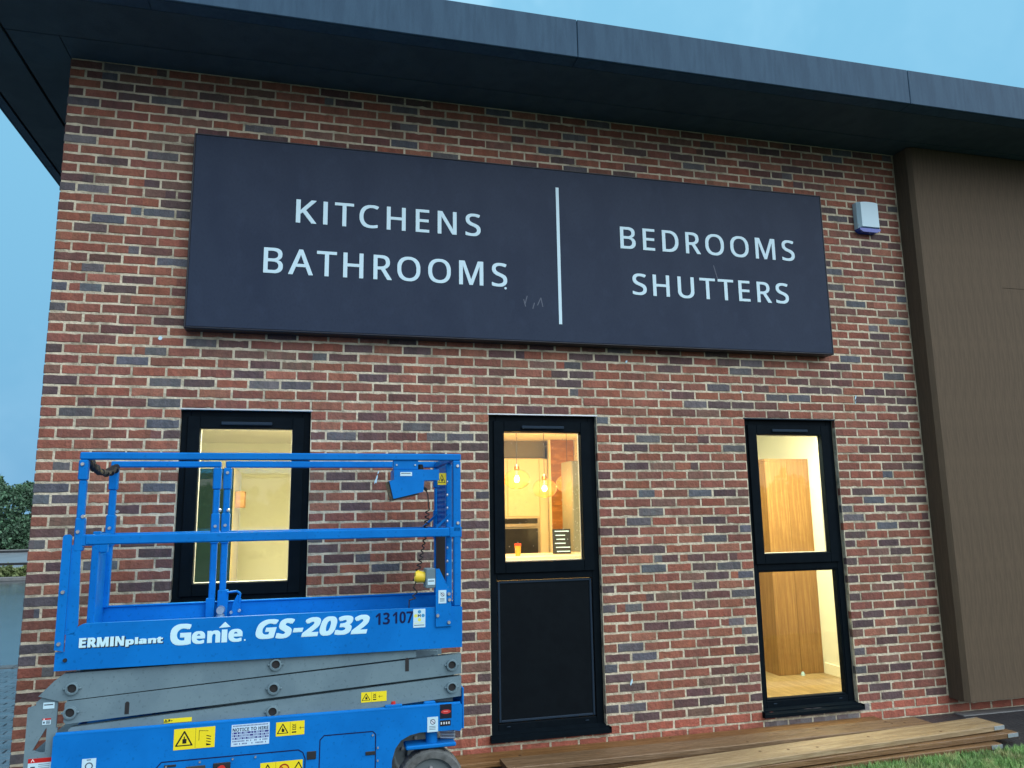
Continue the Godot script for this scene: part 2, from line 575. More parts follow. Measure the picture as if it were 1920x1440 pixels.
func build_brick_wall(building: Node3D):
	var core := MB.new()
	var face := -0.0028
	# the mortar face, in bands between the openings
	var bands := [[-0.3, 0.15], [0.15, 1.2], [1.2, BASE], [BASE, 5.18]]
	for b in bands:
		var x := 0.006
		for s in opening_spans(maxf(b[0], 0.15) + 0.02, b[1] - 0.02) + [[32 * PX + 0.4, 0.0]]:
			if b[0] < 0.0 or b[0] >= BASE:
				core.box(Vector3(0.006, b[0], -0.11), Vector3(15.0 if b[0] < 0.0 else 32 * PX + 0.4, b[1], face))
				break
			core.box(Vector3(x, b[0], -0.11), Vector3(s[0], b[1], face))
			x = s[1]
	var wall := obj("brick_wall", core, M.mortar, building)
	var flat := func(p: Vector3) -> Vector3: return p
	var list := []
	for j in range(-35, 35):
		var y0 := BASE + j * CY + 0.006
		var y1 := y0 + 0.063
		var half := posmod(j, 2) == 1
		var starts := []
		if half:
			starts.append([0.0, PX * 0.5 - 0.012])
		for k in range(0, 33 if j > -33 else 66):
			var a := k * PX + (PX * 0.5 if half else 0.0)
			starts.append([a, a + PX - 0.012])
		for s in starts:
			var a: float = s[0]
			var b: float = minf(s[1], 32 * PX)
			if j < -32:
				b = s[1]
			if b - a < 0.03:
				continue
			var skip := false
			for o in opening_spans(y0, y1):
				if a >= o[0] - 0.02 and b <= o[1] + 0.02: skip = true
				elif a < o[0] and b > o[0]: b = o[0]
				elif a < o[1] and b > o[1]: a = o[1]
			if a > 1.0 and b < 6.2 and y0 > 3.2 and y1 < 4.55: skip = true
			if skip or b - a < 0.03:
				continue
			list.append({a = a + rng.randf_range(-0.0015, 0.0015), b = b + rng.randf_range(-0.0015, 0.0015), y0 = y0, y1 = y1, j = j})
	var batches := noise(77, 0.9, 2)
	for d in list:
		var cx: float = (d.a + d.b) * 0.5
		var cy: float = (d.y0 + d.y1) * 0.5
		var dist := camera_at.distance_to(Vector3(cx, cy, 0))
		d.size = (d.b - d.a) / pow(dist, 3.0)
		if (cx > 0.85 and cx < 6.35 and cy > 3.1 and cy < 4.65) or (cx > 0.3 and cx < 3.0 and cy < 1.2):
			d.size = 0.0
		d.cols = brick_colour(d.j, batches.get_noise_2d(cx, cy) * 0.22)
		if d.j < -32 and cx > 5.45 and cx < 6.45:
			var g := rng.randf_range(0.75, 1.1)
			d.cols = [Color(0.24 * g, 0.19 * g, 0.19 * g), Color(0.30 * g, 0.27 * g, 0.27 * g), 3]
	list.sort_custom(func(p, q): return p.size > q.size)
	var rest := MB.new()
	for i in list.size():
		var d: Dictionary = list[i]
		if i < 300:
			var one := MB.new()
			add_brick(one, d.a, d.b, d.y0, d.y1, d.cols, flat)
			obj("brick", one, M.brick, wall)
		else:
			add_brick(rest, d.a, d.b, d.y0, d.y1, d.cols, flat)
	var r := obj("bricks", rest, M.brick, wall)
	r.set_meta("kind", "stuff")
	# the gable side round the corner
	var side := MB.new()
	side.box(Vector3(0.006, -0.3, -9.0), Vector3(0.11, 5.18, -0.112))
	var sw := obj("side_wall", side, M.mortar, building)
	var turn := func(p: Vector3) -> Vector3: return Vector3(-p.z, p.y, -p.x)
	var turned := MB.new()
	for j in range(-35, 35):
		var y0 := BASE + j * CY + 0.006
		var first := 0.1125 if posmod(j, 2) == 0 else 0.225
		for k in 24:
			var a := first + k * PX
			# mirrored frame: swap the ends so that faces still look outwards
			add_brick(turned, -a - PX + 0.012, -a, y0, y0 + 0.063, brick_colour(j), func(p: Vector3) -> Vector3: return Vector3(-p.z, p.y, p.x))
	var tr := obj("bricks", turned, M.brick, sw)
	tr.set_meta("kind", "stuff")
	# white scars of sealant and plaster on the bricks
	for s in [[2.295, 2.035, 0.02, 0.075], [2.31, 2.09, 0.012, 0.03], [0.735, 3.06, 0.035, 0.03], [6.58, 2.76, 0.010, 0.05], [6.575, 2.715, 0.005, 0.04], [4.29, 0.45, 0.018, 0.06], [4.68, 2.78, 0.02, 0.012], [4.36, 3.01, 0.02, 0.03], [5.42, 2.78, 0.012, 0.025], [5.83, 3.90, 0.01, 0.01]]:
		var sp := MB.new()
		var poly := PackedVector2Array()
		for i in 9:
			var t := TAU * i / 9.0
			var rr := rng.randf_range(0.55, 1.1)
			poly.append(Vector2(s[0] + cos(t) * s[2] * 0.5 * rr + sin(t) * s[3] * 0.12, s[1] + sin(t) * s[3] * 0.5 * rr))
		sp.prism(poly, -0.001, 0.0035)
		obj("plaster_splash", sp, M.white, wall)


# ------------------------------------------------------------------ windows
func rect_frame(mb: MB, x0: float, x1: float, y0: float, y1: float, w: float, z0: float, z1: float, wb := -1.0):
	if wb < 0.0: wb = w
	mb.box(Vector3(x0, y0, z0), Vector3(x0 + w, y1, z1), 0.004)
	mb.box(Vector3(x1 - w, y0, z0), Vector3(x1, y1, z1), 0.004)
	mb.box(Vector3(x0 + w, y1 - w, z0), Vector3(x1 - w, y1, z1), 0.004)
	mb.box(Vector3(x0 + w, y0, z0), Vector3(x1 - w, y0 + wb, z1), 0.004)

func build_window(building: Node3D, k0: int, bottom: float, lower: String):
	var x0 := k0 * PX - 0.004
	var x1 := (k0 + 4) * PX - 0.006
	var top := BASE - 0.006
	var o := Node3D.new()
	o.name = "window"
	building.add_child(o, true)
	var at := Vector3((x0 + x1) * 0.5, bottom, -0.07)
	o.position = at
	var tr := 1.30
	var sash_b := bottom + 0.03
	var f := MB.new(at)
	rect_frame(f, x0, x1, bottom, top, 0.062, -0.12, -0.045)
	if lower != "":
		f.box(Vector3(x0 + 0.062, tr - 0.042, -0.12), Vector3(x1 - 0.062, tr + 0.03, -0.045), 0.003)
		sash_b = tr + 0.012
	obj("frame", f, M.frame, o)
	# opening sash, a step proud of the frame
	var s := MB.new(at)
	rect_frame(s, x0 + 0.045, x1 - 0.045, sash_b, top - 0.045, 0.085, -0.10, -0.028)
	obj("sash", s, M.frame, o)
	var gx0 := x0 + 0.130
	var gx1 := x1 - 0.130
	var gy0 := sash_b + 0.085
	var gy1 := top - 0.130
	boxp("pane", Vector3(gx0 - 0.01, gy0 - 0.01, -0.075), Vector3(gx1 + 0.01, gy1 + 0.01, -0.068), M.glass, o, 0.0, at)
	var g := MB.new(at)
	rect_frame(g, gx0, gx1, gy0, gy1, 0.006, -0.0995, -0.080)
	obj("glazing_bead", g, M.gasket, o)
	boxp("trickle_vent", Vector3(x0 + 0.275, top - 0.107, -0.0275), Vector3(x1 - 0.275, top - 0.083, -0.010), M.vent, o, 0.004, at)
	boxp("lintel_strip", Vector3(x0 - 0.01, BASE - 0.0055, -0.11), Vector3(x1 + 0.01, BASE + 0.0045, -0.001), M.lintel if lower != "glass" else M.vent, o, 0.001, at)
	if lower == "panel":
		var p := MB.new(at)
		rect_frame(p, x0 + 0.068, x1 - 0.068, bottom + 0.068, tr - 0.048, 0.018, -0.11, -0.052)
		obj("panel_bead", p, M.vent, o)
		boxp("infill_panel", Vector3(x0 + 0.08, bottom + 0.08, -0.10), Vector3(x1 - 0.08, tr - 0.055, -0.060), M.frame_panel, o, 0.002, at)
	if lower == "glass":
		var p := MB.new(at)
		rect_frame(p, x0 + 0.0625, x1 - 0.0625, bottom + 0.0625, tr - 0.0425, 0.014, -0.11, -0.050)
		obj("panel_bead", p, M.frame, o)
		boxp("pane", Vector3(x0 + 0.07, bottom + 0.07, -0.085), Vector3(x1 - 0.07, tr - 0.05, -0.078), M.glass, o, 0.0, at)
	if lower == "panel":
		var dr := MB.new(at)
		for i in 170:
			var c := Vector3(rng.randf_range(gx0, gx1), lerpf(gy0, gy1, rng.randf()), -0.068)
			if rng.randf() < 0.45:
				c.x = gx1 - absf(rng.randfn(0.0, 0.05)) - 0.01
			var rr := rng.randf_range(0.0015, 0.0042)
			dr.ring(c, Vector3(0, 0, 1), [[rr, 0.0], [rr * 0.7, rr * 0.45], [0.0001, rr * 0.6]], 8)
		var dro := obj("rain_drops", dr, M.drop, o)
		dro.set_meta("kind", "stuff")
	for x in [x0 + 0.14, x1 - 0.14]:
		boxp("drain_cap", Vector3(x - 0.015, bottom + 0.035, -0.046), Vector3(x + 0.015, bottom + 0.043, -0.040), M.vent, o, 0.002, at)
	var sill := MB.new(at)
	var prof := PackedVector2Array([Vector2(0.0, 0.0), Vector2(0.0, -0.028), Vector2(0.032, -0.034), Vector2(0.032, -0.046), Vector2(0.042, -0.046), Vector2(0.042, -0.020), Vector2(-0.045, 0.0), Vector2(-0.045, 0.012)])
	# the sill's section lies in z-y and runs along x
	for i in prof.size():
		var a := prof[i]
		var b := prof[(i + 1) % prof.size()]
		sill.quad(Vector3(x0 - 0.012, bottom + a.y, a.x), Vector3(x0 - 0.012, bottom + b.y, b.x), Vector3(x1 + 0.022, bottom + b.y, b.x), Vector3(x1 + 0.022, bottom + a.y, a.x))
	sill.box(Vector3(x0 - 0.015, bottom - 0.046, 0.001), Vector3(x0 - 0.012, bottom - 0.002, 0.043))
	sill.box(Vector3(x1 + 0.022, bottom - 0.046, 0.001), Vector3(x1 + 0.025, bottom - 0.002, 0.043))
	obj("sill", sill, M.frame, o)


# ------------------------------------------------------------------ roof and cladding
func build_roof(building: Node3D):
	var r := MB.new()
	r.box(Vector3(-0.74, 5.215, -9.6), Vector3(16.0, 5.44, 0.84))
	var roof := obj("roof", r, M.roof, building)
	# fascia pressings with a bottom lip, three metres each along the front
	var xs := [-0.78, 0.69, 3.69, 6.69, 9.69, 12.69, 15.69]
	for i in xs.size() - 1:
		var a: float = xs[i] + 0.002
		var b: float = xs[i + 1] - 0.002
		var f := MB.new()
		f.box(Vector3(a, 5.165, 0.86), Vector3(b, 5.478, 0.88), 0.004)
		f.box(Vector3(a + (0.135 if i == 0 else 0.0), 5.165, 0.745), Vector3(b, 5.177, 0.859), 0.002)
		f.box(Vector3(a, 5.466, 0.60), Vector3(b, 5.4785, 0.859), 0.002)
		obj("fascia_panel", f, M.fascia, roof)
	var zs := [0.858, -2.0, -5.0, -8.0, -9.6]
	for i in zs.size() - 1:
		var f := MB.new()
		f.box(Vector3(-0.78, 5.165, zs[i + 1] + 0.002), Vector3(-0.76, 5.478, zs[i] - 0.002), 0.004)
		f.box(Vector3(-0.759, 5.165, zs[i + 1] + 0.002), Vector3(-0.695, 5.177, zs[i] - 0.002), 0.002)
		obj("fascia_panel", f, M.fascia, roof)
	# soffit boards: an outer and an inner run along the front and the gable, with open joints
	for s in [[Vector3(-0.345, 5.172, 0.282), Vector3(16.0, 5.19, 0.732)], [Vector3(0.0, 5.176, -0.05), Vector3(16.0, 5.192, 0.268)],
			[Vector3(-0.682, 5.172, -9.5), Vector3(-0.362, 5.19, 0.732)], [Vector3(-0.345, 5.176, -9.5), Vector3(-0.004, 5.192, 0.268)]]:
		boxp("soffit_board", s[0], s[1], M.soffit, roof, 0.004)

func build_cladding(building: Node3D):
	var x0 := 32 * PX + 0.002
	var c := MB.new()
	c.box(Vector3(x0 + 0.02, 0.16, -0.1), Vector3(15.5, 5.18, 0.17))
	var clad := obj("cladding_wall", c, M.clad, building)
	# return, corner trim and face sheets
	boxp("return_panel", Vector3(x0 + 0.002, 0.128, 0.0), Vector3(x0 + 0.0195, 5.168, 0.17), M.clad, clad, 0.003)
	var t := MB.new()
	t.prism(PackedVector2Array([Vector2(x0, 0.168), Vector2(x0 + 0.035, 0.203), Vector2(x0 + 0.06, 0.203), Vector2(x0 + 0.06, 0.172), Vector2(x0 + 0.02, 0.172)]), 0.0, 1.0)
	var trim := MB.new()
	for ii in t.v.size():
		var i: int = ii - ii % 3 + [0, 2, 1][ii % 3]
		var p := t.v[i]
		trim.v.append(Vector3(p.x, 0.126 + p.z * 5.04, p.y))
		var nn := t.n[i]
		trim.n.append(Vector3(nn.x, nn.z, nn.y))
		trim.c.append(WHITE)
	obj("corner_trim", trim, M.clad, clad)
	var x := x0 + 0.062
	boxp("cladding_panel", Vector3(x, 0.13, 0.171), Vector3(8.1768, 5.168, 0.2005), M.clad, clad, 0.0)
	x = 8.1772
	while x < 15.0:
		for y in [[0.13, 3.822], [3.826, 5.168]]:
			boxp("cladding_panel", Vector3(x, y[0], 0.171), Vector3(minf(x + 1.1622, 15.5), y[1], 0.2005), M.clad, clad, 0.0)
		x += 1.1625


# ------------------------------------------------------------------ sign and alarm box
func build_sign():
	var at := Vector3(3.6, 3.12, 0.06)
	var s := thing("wall_sign", "long dark blue sign panel with white lettering on the brick wall above the windows", "sign", at)
	var b := MB.new(at)
	b.box(Vector3(0.905, 3.118, 0.002), Vector3(6.302, 4.618, 0.112), 0.004)
	obj("box", b, M.sign_edge, s)
	boxp("face", Vector3(0.918, 3.131, 0.1125), Vector3(6.289, 4.605, 0.120), M.sign, s, 0.003, at)
	var ef := MB.new(at)
	rect_frame(ef, 0.9055, 6.3015, 3.1185, 4.6175, 0.012, 0.1125, 0.1225)
	obj("edge_trim", ef, M.sign_edge, s)
	var z := 0.1205
	lettering("lettering", "K", s, Vector2(1.655, 3.972), Vector2(1.806, 4.158), z, at, M.letter, 400, 0.012, 0.0, 0)
	boxp("lettering", Vector3(1.856, 3.973, z), Vector3(1.889, 4.157, z + 0.003), M.letter, s, 0.0, at)
	lettering("lettering", "TCHENS", s, Vector2(1.942, 3.970), Vector2(3.089, 4.160), z, at, M.letter, 400, 0.012, 0.0, 7)
	lettering("lettering", "BATHROOMS", s, Vector2(1.434, 3.562), Vector2(3.304, 3.760), z, at, M.letter, 400, 0.012, 0.0, 6)
	lettering("lettering", "BEDROOMS", s, Vector2(4.296, 3.962), Vector2(5.976, 4.156), z, at, M.letter, 400, 0.012, 0.0, 6)
	lettering("lettering", "SHUTTERS", s, Vector2(4.390, 3.558), Vector2(5.882, 3.750), z, at, M.letter, 400, 0.012, 0.0, 6)
	boxp("divider_line", Vector3(3.734, 3.277, z), Vector3(3.760, 4.452, z + 0.003), M.letter, s, 0.0, at)
	var d := MB.new(at)
	d.cyl(Vector3(3.29, 3.552, z), Vector3(3.29, 3.552, z + 0.003), 0.010, 0.010, 12)
	obj("paint_dot", d, M.letter, s)
	# rubbed marks on the face
	for q in [[3.47, 3.50, 3.452, 3.435], [3.53, 3.445, 3.515, 3.395], [3.555, 3.425, 3.585, 3.49], [3.585, 3.49, 3.60, 3.415], [3.44, 3.47, 3.455, 3.41], [5.16, 3.87, 5.19, 3.755]]:
		var w := MB.new(at)
		w.bar(Vector3(q[0], q[1], z), Vector3(q[2], q[3], z), 0.008, 0.0012, 0.0)
		obj("scuff", w, M.scuff, s)
	# wrinkles of the vinyl along the lower edge
	for i in 7:
		var w := MB.new(at)
		var x := 1.2 + i * 0.42 + rng.randf_range(-0.12, 0.12)
		w.cyl(Vector3(x, 3.135, 0.1195), Vector3(x + rng.randf_range(0.03, 0.09), 3.135 + rng.randf_range(0.05, 0.11), 0.1193), 0.002, 0.0006, 6)
		obj("vinyl_crease", w, M.sign, s)

func build_bell_box():
	var at := Vector3(6.855, 4.33, 0.0)
	var s := thing("alarm_box", "white alarm bell box with a blue base high on the brick wall", "alarm box", at)
	var rings := []
	# back outline to front outline, rounded top
	for q in [[0.118, 4.365, 4.632, 0.002], [0.118, 4.365, 4.632, 0.05], [0.094, 4.375, 4.622, 0.085]]:
		var p := []
		p.append(Vector3(6.855 - q[0], q[1], q[3]))
		p.append(Vector3(6.855 + q[0], q[1], q[3]))
		for i in 9:
			var t := PI * i / 8.0
			p.append(Vector3(6.855 + q[0] * cos(t) * 1.0, q[2] - 0.012 + sin(t) * 0.012, q[3]))
		rings.append(p)
	var c := MB.new(at)
	for k in 2:
		for i in rings[0].size():
			var j: int = (i + 1) % rings[0].size()
			c.quad(rings[k][i], rings[k][j], rings[k + 1][j], rings[k + 1][i])
	for i in range(1, rings[2].size() - 1):
		c.tri(rings[2][0], rings[2][i], rings[2][i + 1])
	obj("cover", c, M.bell, s)
	var l := MB.new(at)
	l.prism(PackedVector2Array([Vector2(6.740, 4.364), Vector2(6.970, 4.364), Vector2(6.966, 4.345), Vector2(6.93, 4.328), Vector2(6.78, 4.328), Vector2(6.744, 4.345)]), 0.002, 0.072)
	obj("lens", l, M.lens, s)
	var k := MB.new(at)
	k.cyl(Vector3(6.748, 4.40, 0.052), Vector3(6.738, 4.40, 0.062), 0.006, 0.006, 10)
	obj("screw", k, M.bolt, s)


# ------------------------------------------------------------------ scissor lift
func warning_image(w: int, h: int, kind: int) -> Image:
	var y := Color(0.93, 0.86, 0.12)
	var k := Color(0.07, 0.08, 0.05)
	var im := img(w, h, y)
	var m := h * 0.12
	# the warning triangle
	var a := Vector2(h * 0.5, m * 1.3)
	var b := Vector2(m, h - m * 1.5)
	var c := Vector2(h - m, h - m * 1.5)
	var t := maxf(2.0, h * 0.06)
	line(im, a, b, t, k); line(im, b, c, t, k); line(im, c, a, t, k)
	line(im, Vector2(h * 0.5, h * 0.42), Vector2(h * 0.5, h * 0.7), t, k)
	im.fill_rect(Rect2i(int(h * 0.42), int(h * 0.5), int(h * 0.2), int(h * 0.22)), k)
	line(im, Vector2(h * 1.04, 2), Vector2(h * 1.04, h - 3), 1.5, k)
	if kind == 0:
		var x := h * 1.2
		line(im, Vector2(x, h * 0.62), Vector2(x, h * 0.16), 2.0, k)
		line(im, Vector2(x, h * 0.16), Vector2(x + h * 0.42, h * 0.2), 2.0, k)
		for i in 4:
			line(im, Vector2(x + h * 0.36, h * (0.42 + i * 0.13)), Vector2(x + h * 0.56, h * (0.48 + i * 0.13)), 3.0, k)
		im.fill_rect(Rect2i(int(x + h * 0.36), int(h * 0.84), int(h * 0.2), int(h * 0.06)), k)
	elif kind == 1:
		var x := h * 1.2
		for i in 3:
			line(im, Vector2(x, h * (0.22 + i * 0.17)), Vector2(x + h * 0.26, h * (0.36 + i * 0.13)), 2.0, k)
			line(im, Vector2(x + h * 0.26, h * (0.22 + i * 0.17)), Vector2(x, h * (0.36 + i * 0.13)), 2.0, k)
		im.fill_rect(Rect2i(int(x - 2), int(h * 0.74), int(h * 0.32), int(h * 0.1)), k)
		line(im, Vector2(x + h * 0.5, h * 0.52), Vector2(x + h * 0.9, h * 0.5), 2.0, k)
		line(im, Vector2(x + h * 0.6, h * 0.42), Vector2(x + h * 0.6, h * 0.62), 2.0, k)
	else:
		disc(im, Vector2(h * 1.6, h * 0.52), h * 0.36, Color(0.6, 0.12, 0.05))
		disc(im, Vector2(h * 1.6, h * 0.52), h * 0.27, Color(0.93, 0.75, 0.12))
		line(im, Vector2(h * 1.35, h * 0.3), Vector2(h * 1.85, h * 0.75), 3.0, Color(0.6, 0.12, 0.05))
		var x := h * 2.15
		line(im, Vector2(x + h * 0.45, m * 1.3), Vector2(x, h - m * 1.5), t, k)
		line(im, Vector2(x, h - m * 1.5), Vector2(x + h * 0.8, h - m * 1.5), t, k)
		line(im, Vector2(x + h * 0.8, h - m * 1.5), Vector2(x + h * 0.45, m * 1.3), t, k)
	return im

func pictogram_image(w: int, h: int, kind: int) -> Image:
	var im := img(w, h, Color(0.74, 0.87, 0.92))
	var k := Color(0.25, 0.3, 0.36)
	if kind == 0:
		disc(im, Vector2(w * 0.5, h * 0.55), w * 0.28, k)
		disc(im, Vector2(w * 0.5, h * 0.55), w * 0.2, Color(0.74, 0.87, 0.92))
		im.fill_rect(Rect2i(int(w * 0.35), int(h * 0.08), int(w * 0.3), int(h * 0.08)), k)
	elif kind == 1:
		disc(im, Vector2(w * 0.5, h * 0.32), w * 0.24, k)
		disc(im, Vector2(w * 0.5, h * 0.32), w * 0.18, Color(0.8, 0.85, 0.9))
		line(im, Vector2(w * 0.3, h * 0.2), Vector2(w * 0.72, h * 0.46), 2.0, k)
		for i in 3:
			im.fill_rect(Rect2i(int(w * 0.2), int(h * (0.62 + i * 0.1)), int(w * 0.6), 2), k)
	elif kind == 2:
		# four coloured dots round a dark bow
		var bl := Color(0.22, 0.55, 0.75)
		var ye := Color(0.86, 0.86, 0.36)
		disc(im, Vector2(w * 0.5, h * 0.15), w * 0.14, bl)
		disc(im, Vector2(w * 0.8, h * 0.36), w * 0.14, bl)
		disc(im, Vector2(w * 0.2, h * 0.36), w * 0.14, ye)
		disc(im, Vector2(w * 0.5, h * 0.58), w * 0.14, ye)
		line(im, Vector2(w * 0.42, h * 0.31), Vector2(w * 0.42, h * 0.42), 4.0, Color(0.05, 0.07, 0.1))
		line(im, Vector2(w * 0.58, h * 0.31), Vector2(w * 0.58, h * 0.42), 4.0, Color(0.05, 0.07, 0.1))
		line(im, Vector2(w * 0.42, h * 0.36), Vector2(w * 0.58, h * 0.36), 3.0, Color(0.05, 0.07, 0.1))
		im.fill_rect(Rect2i(int(w * 0.1), int(h * 0.76), int(w * 0.8), 2), ye)
		im.fill_rect(Rect2i(int(w * 0.08), int(h * 0.86), int(w * 0.84), 3), k)
	elif kind == 3:
		im.fill_rect(Rect2i(0, 0, w, int(h * 0.28)), Color(0.72, 0.1, 0.1))
		line(im, Vector2(w * 0.2, h * 0.06), Vector2(w * 0.14, h * 0.22), 2.0, Color(1, 1, 1))
		line(im, Vector2(w * 0.2, h * 0.06), Vector2(w * 0.27, h * 0.22), 2.0, Color(1, 1, 1))
		for i in 5:
			im.fill_rect(Rect2i(int(w * 0.45), int(h * (0.38 + i * 0.11)), int(w * 0.48), 2), k)
		im.fill_rect(Rect2i(int(w * 0.12), int(h * 0.5), int(w * 0.2), int(h * 0.3)), k)
	elif kind == 4:
		im = img(w, h, Color(0.03, 0.05, 0.13))
		for y in range(int(h * 0.36), int(h * 0.68)):
			for x in w:
				var p := Vector2((x - w * 0.5) / (w * 0.42), (y - h * 0.52) / (h * 0.15))
				if p.length() < 1.0: im.set_pixel(x, y, Color(0.75, 0.2, 0.2))
		im.fill_rect(Rect2i(int(w * 0.3), int(h * 0.49), int(w * 0.4), 3), Color(0.92, 0.6, 0.58))
	elif kind == 5:
		im = img(w, h, Color(0.05, 0.06, 0.1))
		for i in 4:
			im.fill_rect(Rect2i(int(w * (0.08 + i * 0.24)), int(h * 0.3), int(w * 0.12), int(h * 0.45)), Color(0.85, 0.88, 0.9))
	else:
		im.fill_rect(Rect2i(int(w * 0.1), int(h * 0.3), int(w * 0.8), int(maxf(2, h * 0.2))), k)
	return im

func build_lift():
	var at := Vector3(1.64, 0.0, 0.70)
	var L := thing("scissor_lift", "blue scissor lift platform with grey folded arms parked against the brick wall", "scissor lift", at, 0.011)
	var zn := 1.10
	var zf := 0.30
	# --- platform: deck, side panels with turned edges, end channels
	var p := MB.new(at)
	p.box(Vector3(0.53, 1.03, zf + 0.02), Vector3(2.73, 1.06, zn - 0.02), 0.004)
	p.box(Vector3(0.53, 0.985, zf + 0.06), Vector3(2.73, 1.029, zf + 0.12), 0.004)
	p.box(Vector3(0.53, 0.985, zn - 0.12), Vector3(2.73, 1.029, zn - 0.06), 0.004)
	var plat := obj("platform", p, M.blue, L)
	var sp := MB.new(at)
	sp.prism(PackedVector2Array([Vector2(0.515, 0.975), Vector2(2.736, 0.972), Vector2(2.738, 1.205), Vector2(2.73, 1.213), Vector2(0.64, 1.213), Vector2(0.615, 1.200), Vector2(0.60, 1.17), Vector2(0.56, 1.16), Vector2(0.56, 1.072), Vector2(0.515, 1.072)]), zn - 0.012, zn)
	sp.box(Vector3(0.64, 1.2005, zn - 0.035), Vector3(2.73, 1.2125, zn - 0.0125), 0.003)
	sp.box(Vector3(0.52, 0.973, zn - 0.05), Vector3(2.73, 0.985, zn - 0.0125), 0.003)
	obj("side_panel", sp, M.blue, plat)
	boxp("toe_board", Vector3(0.56, 1.061, zf), Vector3(2.735, 1.215, zf + 0.012), M.blue, plat, 0.003, at)
	boxp("toe_board", Vector3(2.72, 1.061, zf + 0.013), Vector3(2.733, 1.215, zn - 0.013), M.blue, plat, 0.003, at)
	boxp("toe_board_edge", Vector3(0.56, 1.2155, zf - 0.004), Vector3(2.735, 1.227, zf + 0.022), M.blue, plat, 0.003, at)
	for z in [[zn + 0.0005, zn + 0.014], [zf - 0.014, zf - 0.0005]]:
		var e := MB.new(at)
		e.prism(PackedVector2Array([Vector2(0.512, 1.085), Vector2(0.556, 1.075), Vector2(0.556, 1.68), Vector2(0.545, 1.692), Vector2(0.523, 1.692), Vector2(0.512, 1.68)]), z[0], z[1])
		obj("end_channel", e, M.blue, plat)
	var e2 := MB.new(at)
	e2.prism(PackedVector2Array([Vector2(0.556, 1.16), Vector2(0.60, 1.16), Vector2(0.615, 1.21), Vector2(0.60, 1.635), Vector2(0.556, 1.635)]), zn - 0.01, zn)
	obj("end_channel", e2, M.blue, plat)
	# --- guard rails: near side, far side, ends
	var rail := func(a: Vector3, b: Vector3, w := 0.042, called := "guard_rail"):
		var mb := MB.new(at)
		mb.bar(a, b, w, w, 0.006)
		return obj(called, mb, M.blue, L)
	rail.call(Vector3(0.56, 2.125, zn - 0.022), Vector3(2.735, 2.125, zn - 0.022))
	rail.call(Vector3(0.62, 1.660, zn - 0.022), Vector3(2.66, 1.660, zn - 0.022), 0.054)
	boxp("rail_bracket", Vector3(0.575, 1.628, zn - 0.05), Vector3(0.66, 1.690, zn - 0.0005), M.blue, L, 0.004, at)
	rail.call(Vector3(0.581, 1.99, zn - 0.024), Vector3(0.581, 2.103, zn - 0.024), 0.048, "rail_post")
	rail.call(Vector3(0.583, 1.70, zn - 0.024), Vector3(0.583, 1.989, zn - 0.024), 0.038, "rail_post")
	boxp("rail_socket", Vector3(0.562, 1.60, zn - 0.052), Vector3(0.608, 1.78, zn + 0.001), M.blue, L, 0.006, at)
	rail.call(Vector3(2.707, 1.66, zn - 0.024), Vector3(2.707, 2.103, zn - 0.024), 0.05, "rail_post")
	rail.call(Vector3(2.709, 1.213, zn - 0.024), Vector3(2.709, 1.659, zn - 0.024), 0.046, "rail_post")
	boxp("rail_bracket", Vector3(2.66, 1.628, zn - 0.052), Vector3(2.737, 1.692, zn + 0.001), M.blue, L, 0.004, at)
	# far side: the extension rail and the main rail meet at a pair of posts
	rail.call(Vector3(0.555, 2.127, zf + 0.02), Vector3(1.235, 2.127, zf + 0.02), 0.04)
	rail.call(Vector3(1.262, 2.127, zf + 0.02), Vector3(2.735, 2.127, zf + 0.02), 0.044)
	rail.call(Vector3(0.60, 1.662, zf + 0.02), Vector3(2.70, 1.662, zf + 0.02), 0.044)
	for x in [0.575, 1.212, 1.277, 2.712]:
		rail.call(Vector3(x, 1.96, zf + 0.02), Vector3(x, 2.105, zf + 0.02), 0.052, "rail_post")
		rail.call(Vector3(x, 1.215, zf + 0.022), Vector3(x, 1.959, zf + 0.022), 0.04, "rail_post")
		boxp("rail_socket", Vector3(x - 0.026, 1.60, zf - 0.008), Vector3(x + 0.026, 1.80, zf + 0.05), M.blue, L, 0.006, at)
	boxp("rail_socket", Vector3(1.178, 1.085, zf + 0.0125), Vector3(1.232, 1.25, zf + 0.05), M.blue, L, 0.004, at)
	boxp("rail_socket", Vector3(1.25, 1.10, zf + 0.0125), Vector3(1.315, 1.30, zf + 0.055), M.blue, L, 0.004, at)
	var latch := MB.new(at)
	latch.tube([Vector3(1.31, 1.285, zf + 0.06), Vector3(1.37, 1.29, zf + 0.06), Vector3(1.392, 1.275, zf + 0.06), Vector3(1.385, 1.22, zf + 0.06)], 0.007, 8)
	latch.prism(PackedVector2Array([Vector2(1.33, 1.11), Vector2(1.385, 1.12), Vector2(1.40, 1.24), Vector2(1.375, 1.27), Vector2(1.35, 1.22)]), zf + 0.052, zf + 0.062)
	obj("deck_latch", latch, M.blue, L)
	var lk := MB.new(at)
	lk.cyl(Vector3(1.275, 1.175, zf + 0.05), Vector3(1.275, 1.175, zf + 0.10), 0.028, 0.024, 14)
	lk.cyl(Vector3(1.275, 1.12, zf + 0.07), Vector3(1.275, 1.15, zf + 0.07), 0.032, 0.022, 14)
	obj("latch_knob", lk, M.galv, L)
	# left end: entry chain sleeved in black, posts' end rail and a folded plate
	var ch := MB.new(at)
	for i in 13:
		var t := i / 12.0
		var c := Vector3(0.59, 2.105 - 0.05 * sin(t * PI) + 0.0, lerpf(zn - 0.05, zf + 0.04, t))
		var d := Vector3(0.0, -0.022 * cos(t * PI), -0.03).normalized()
		ch.cyl(c - d * 0.036, c + d * 0.036, 0.021 if i % 2 == 0 else 0.015, 0.019 if i % 2 == 0 else 0.015, 10)
	obj("entry_chain", ch, M.black, L)
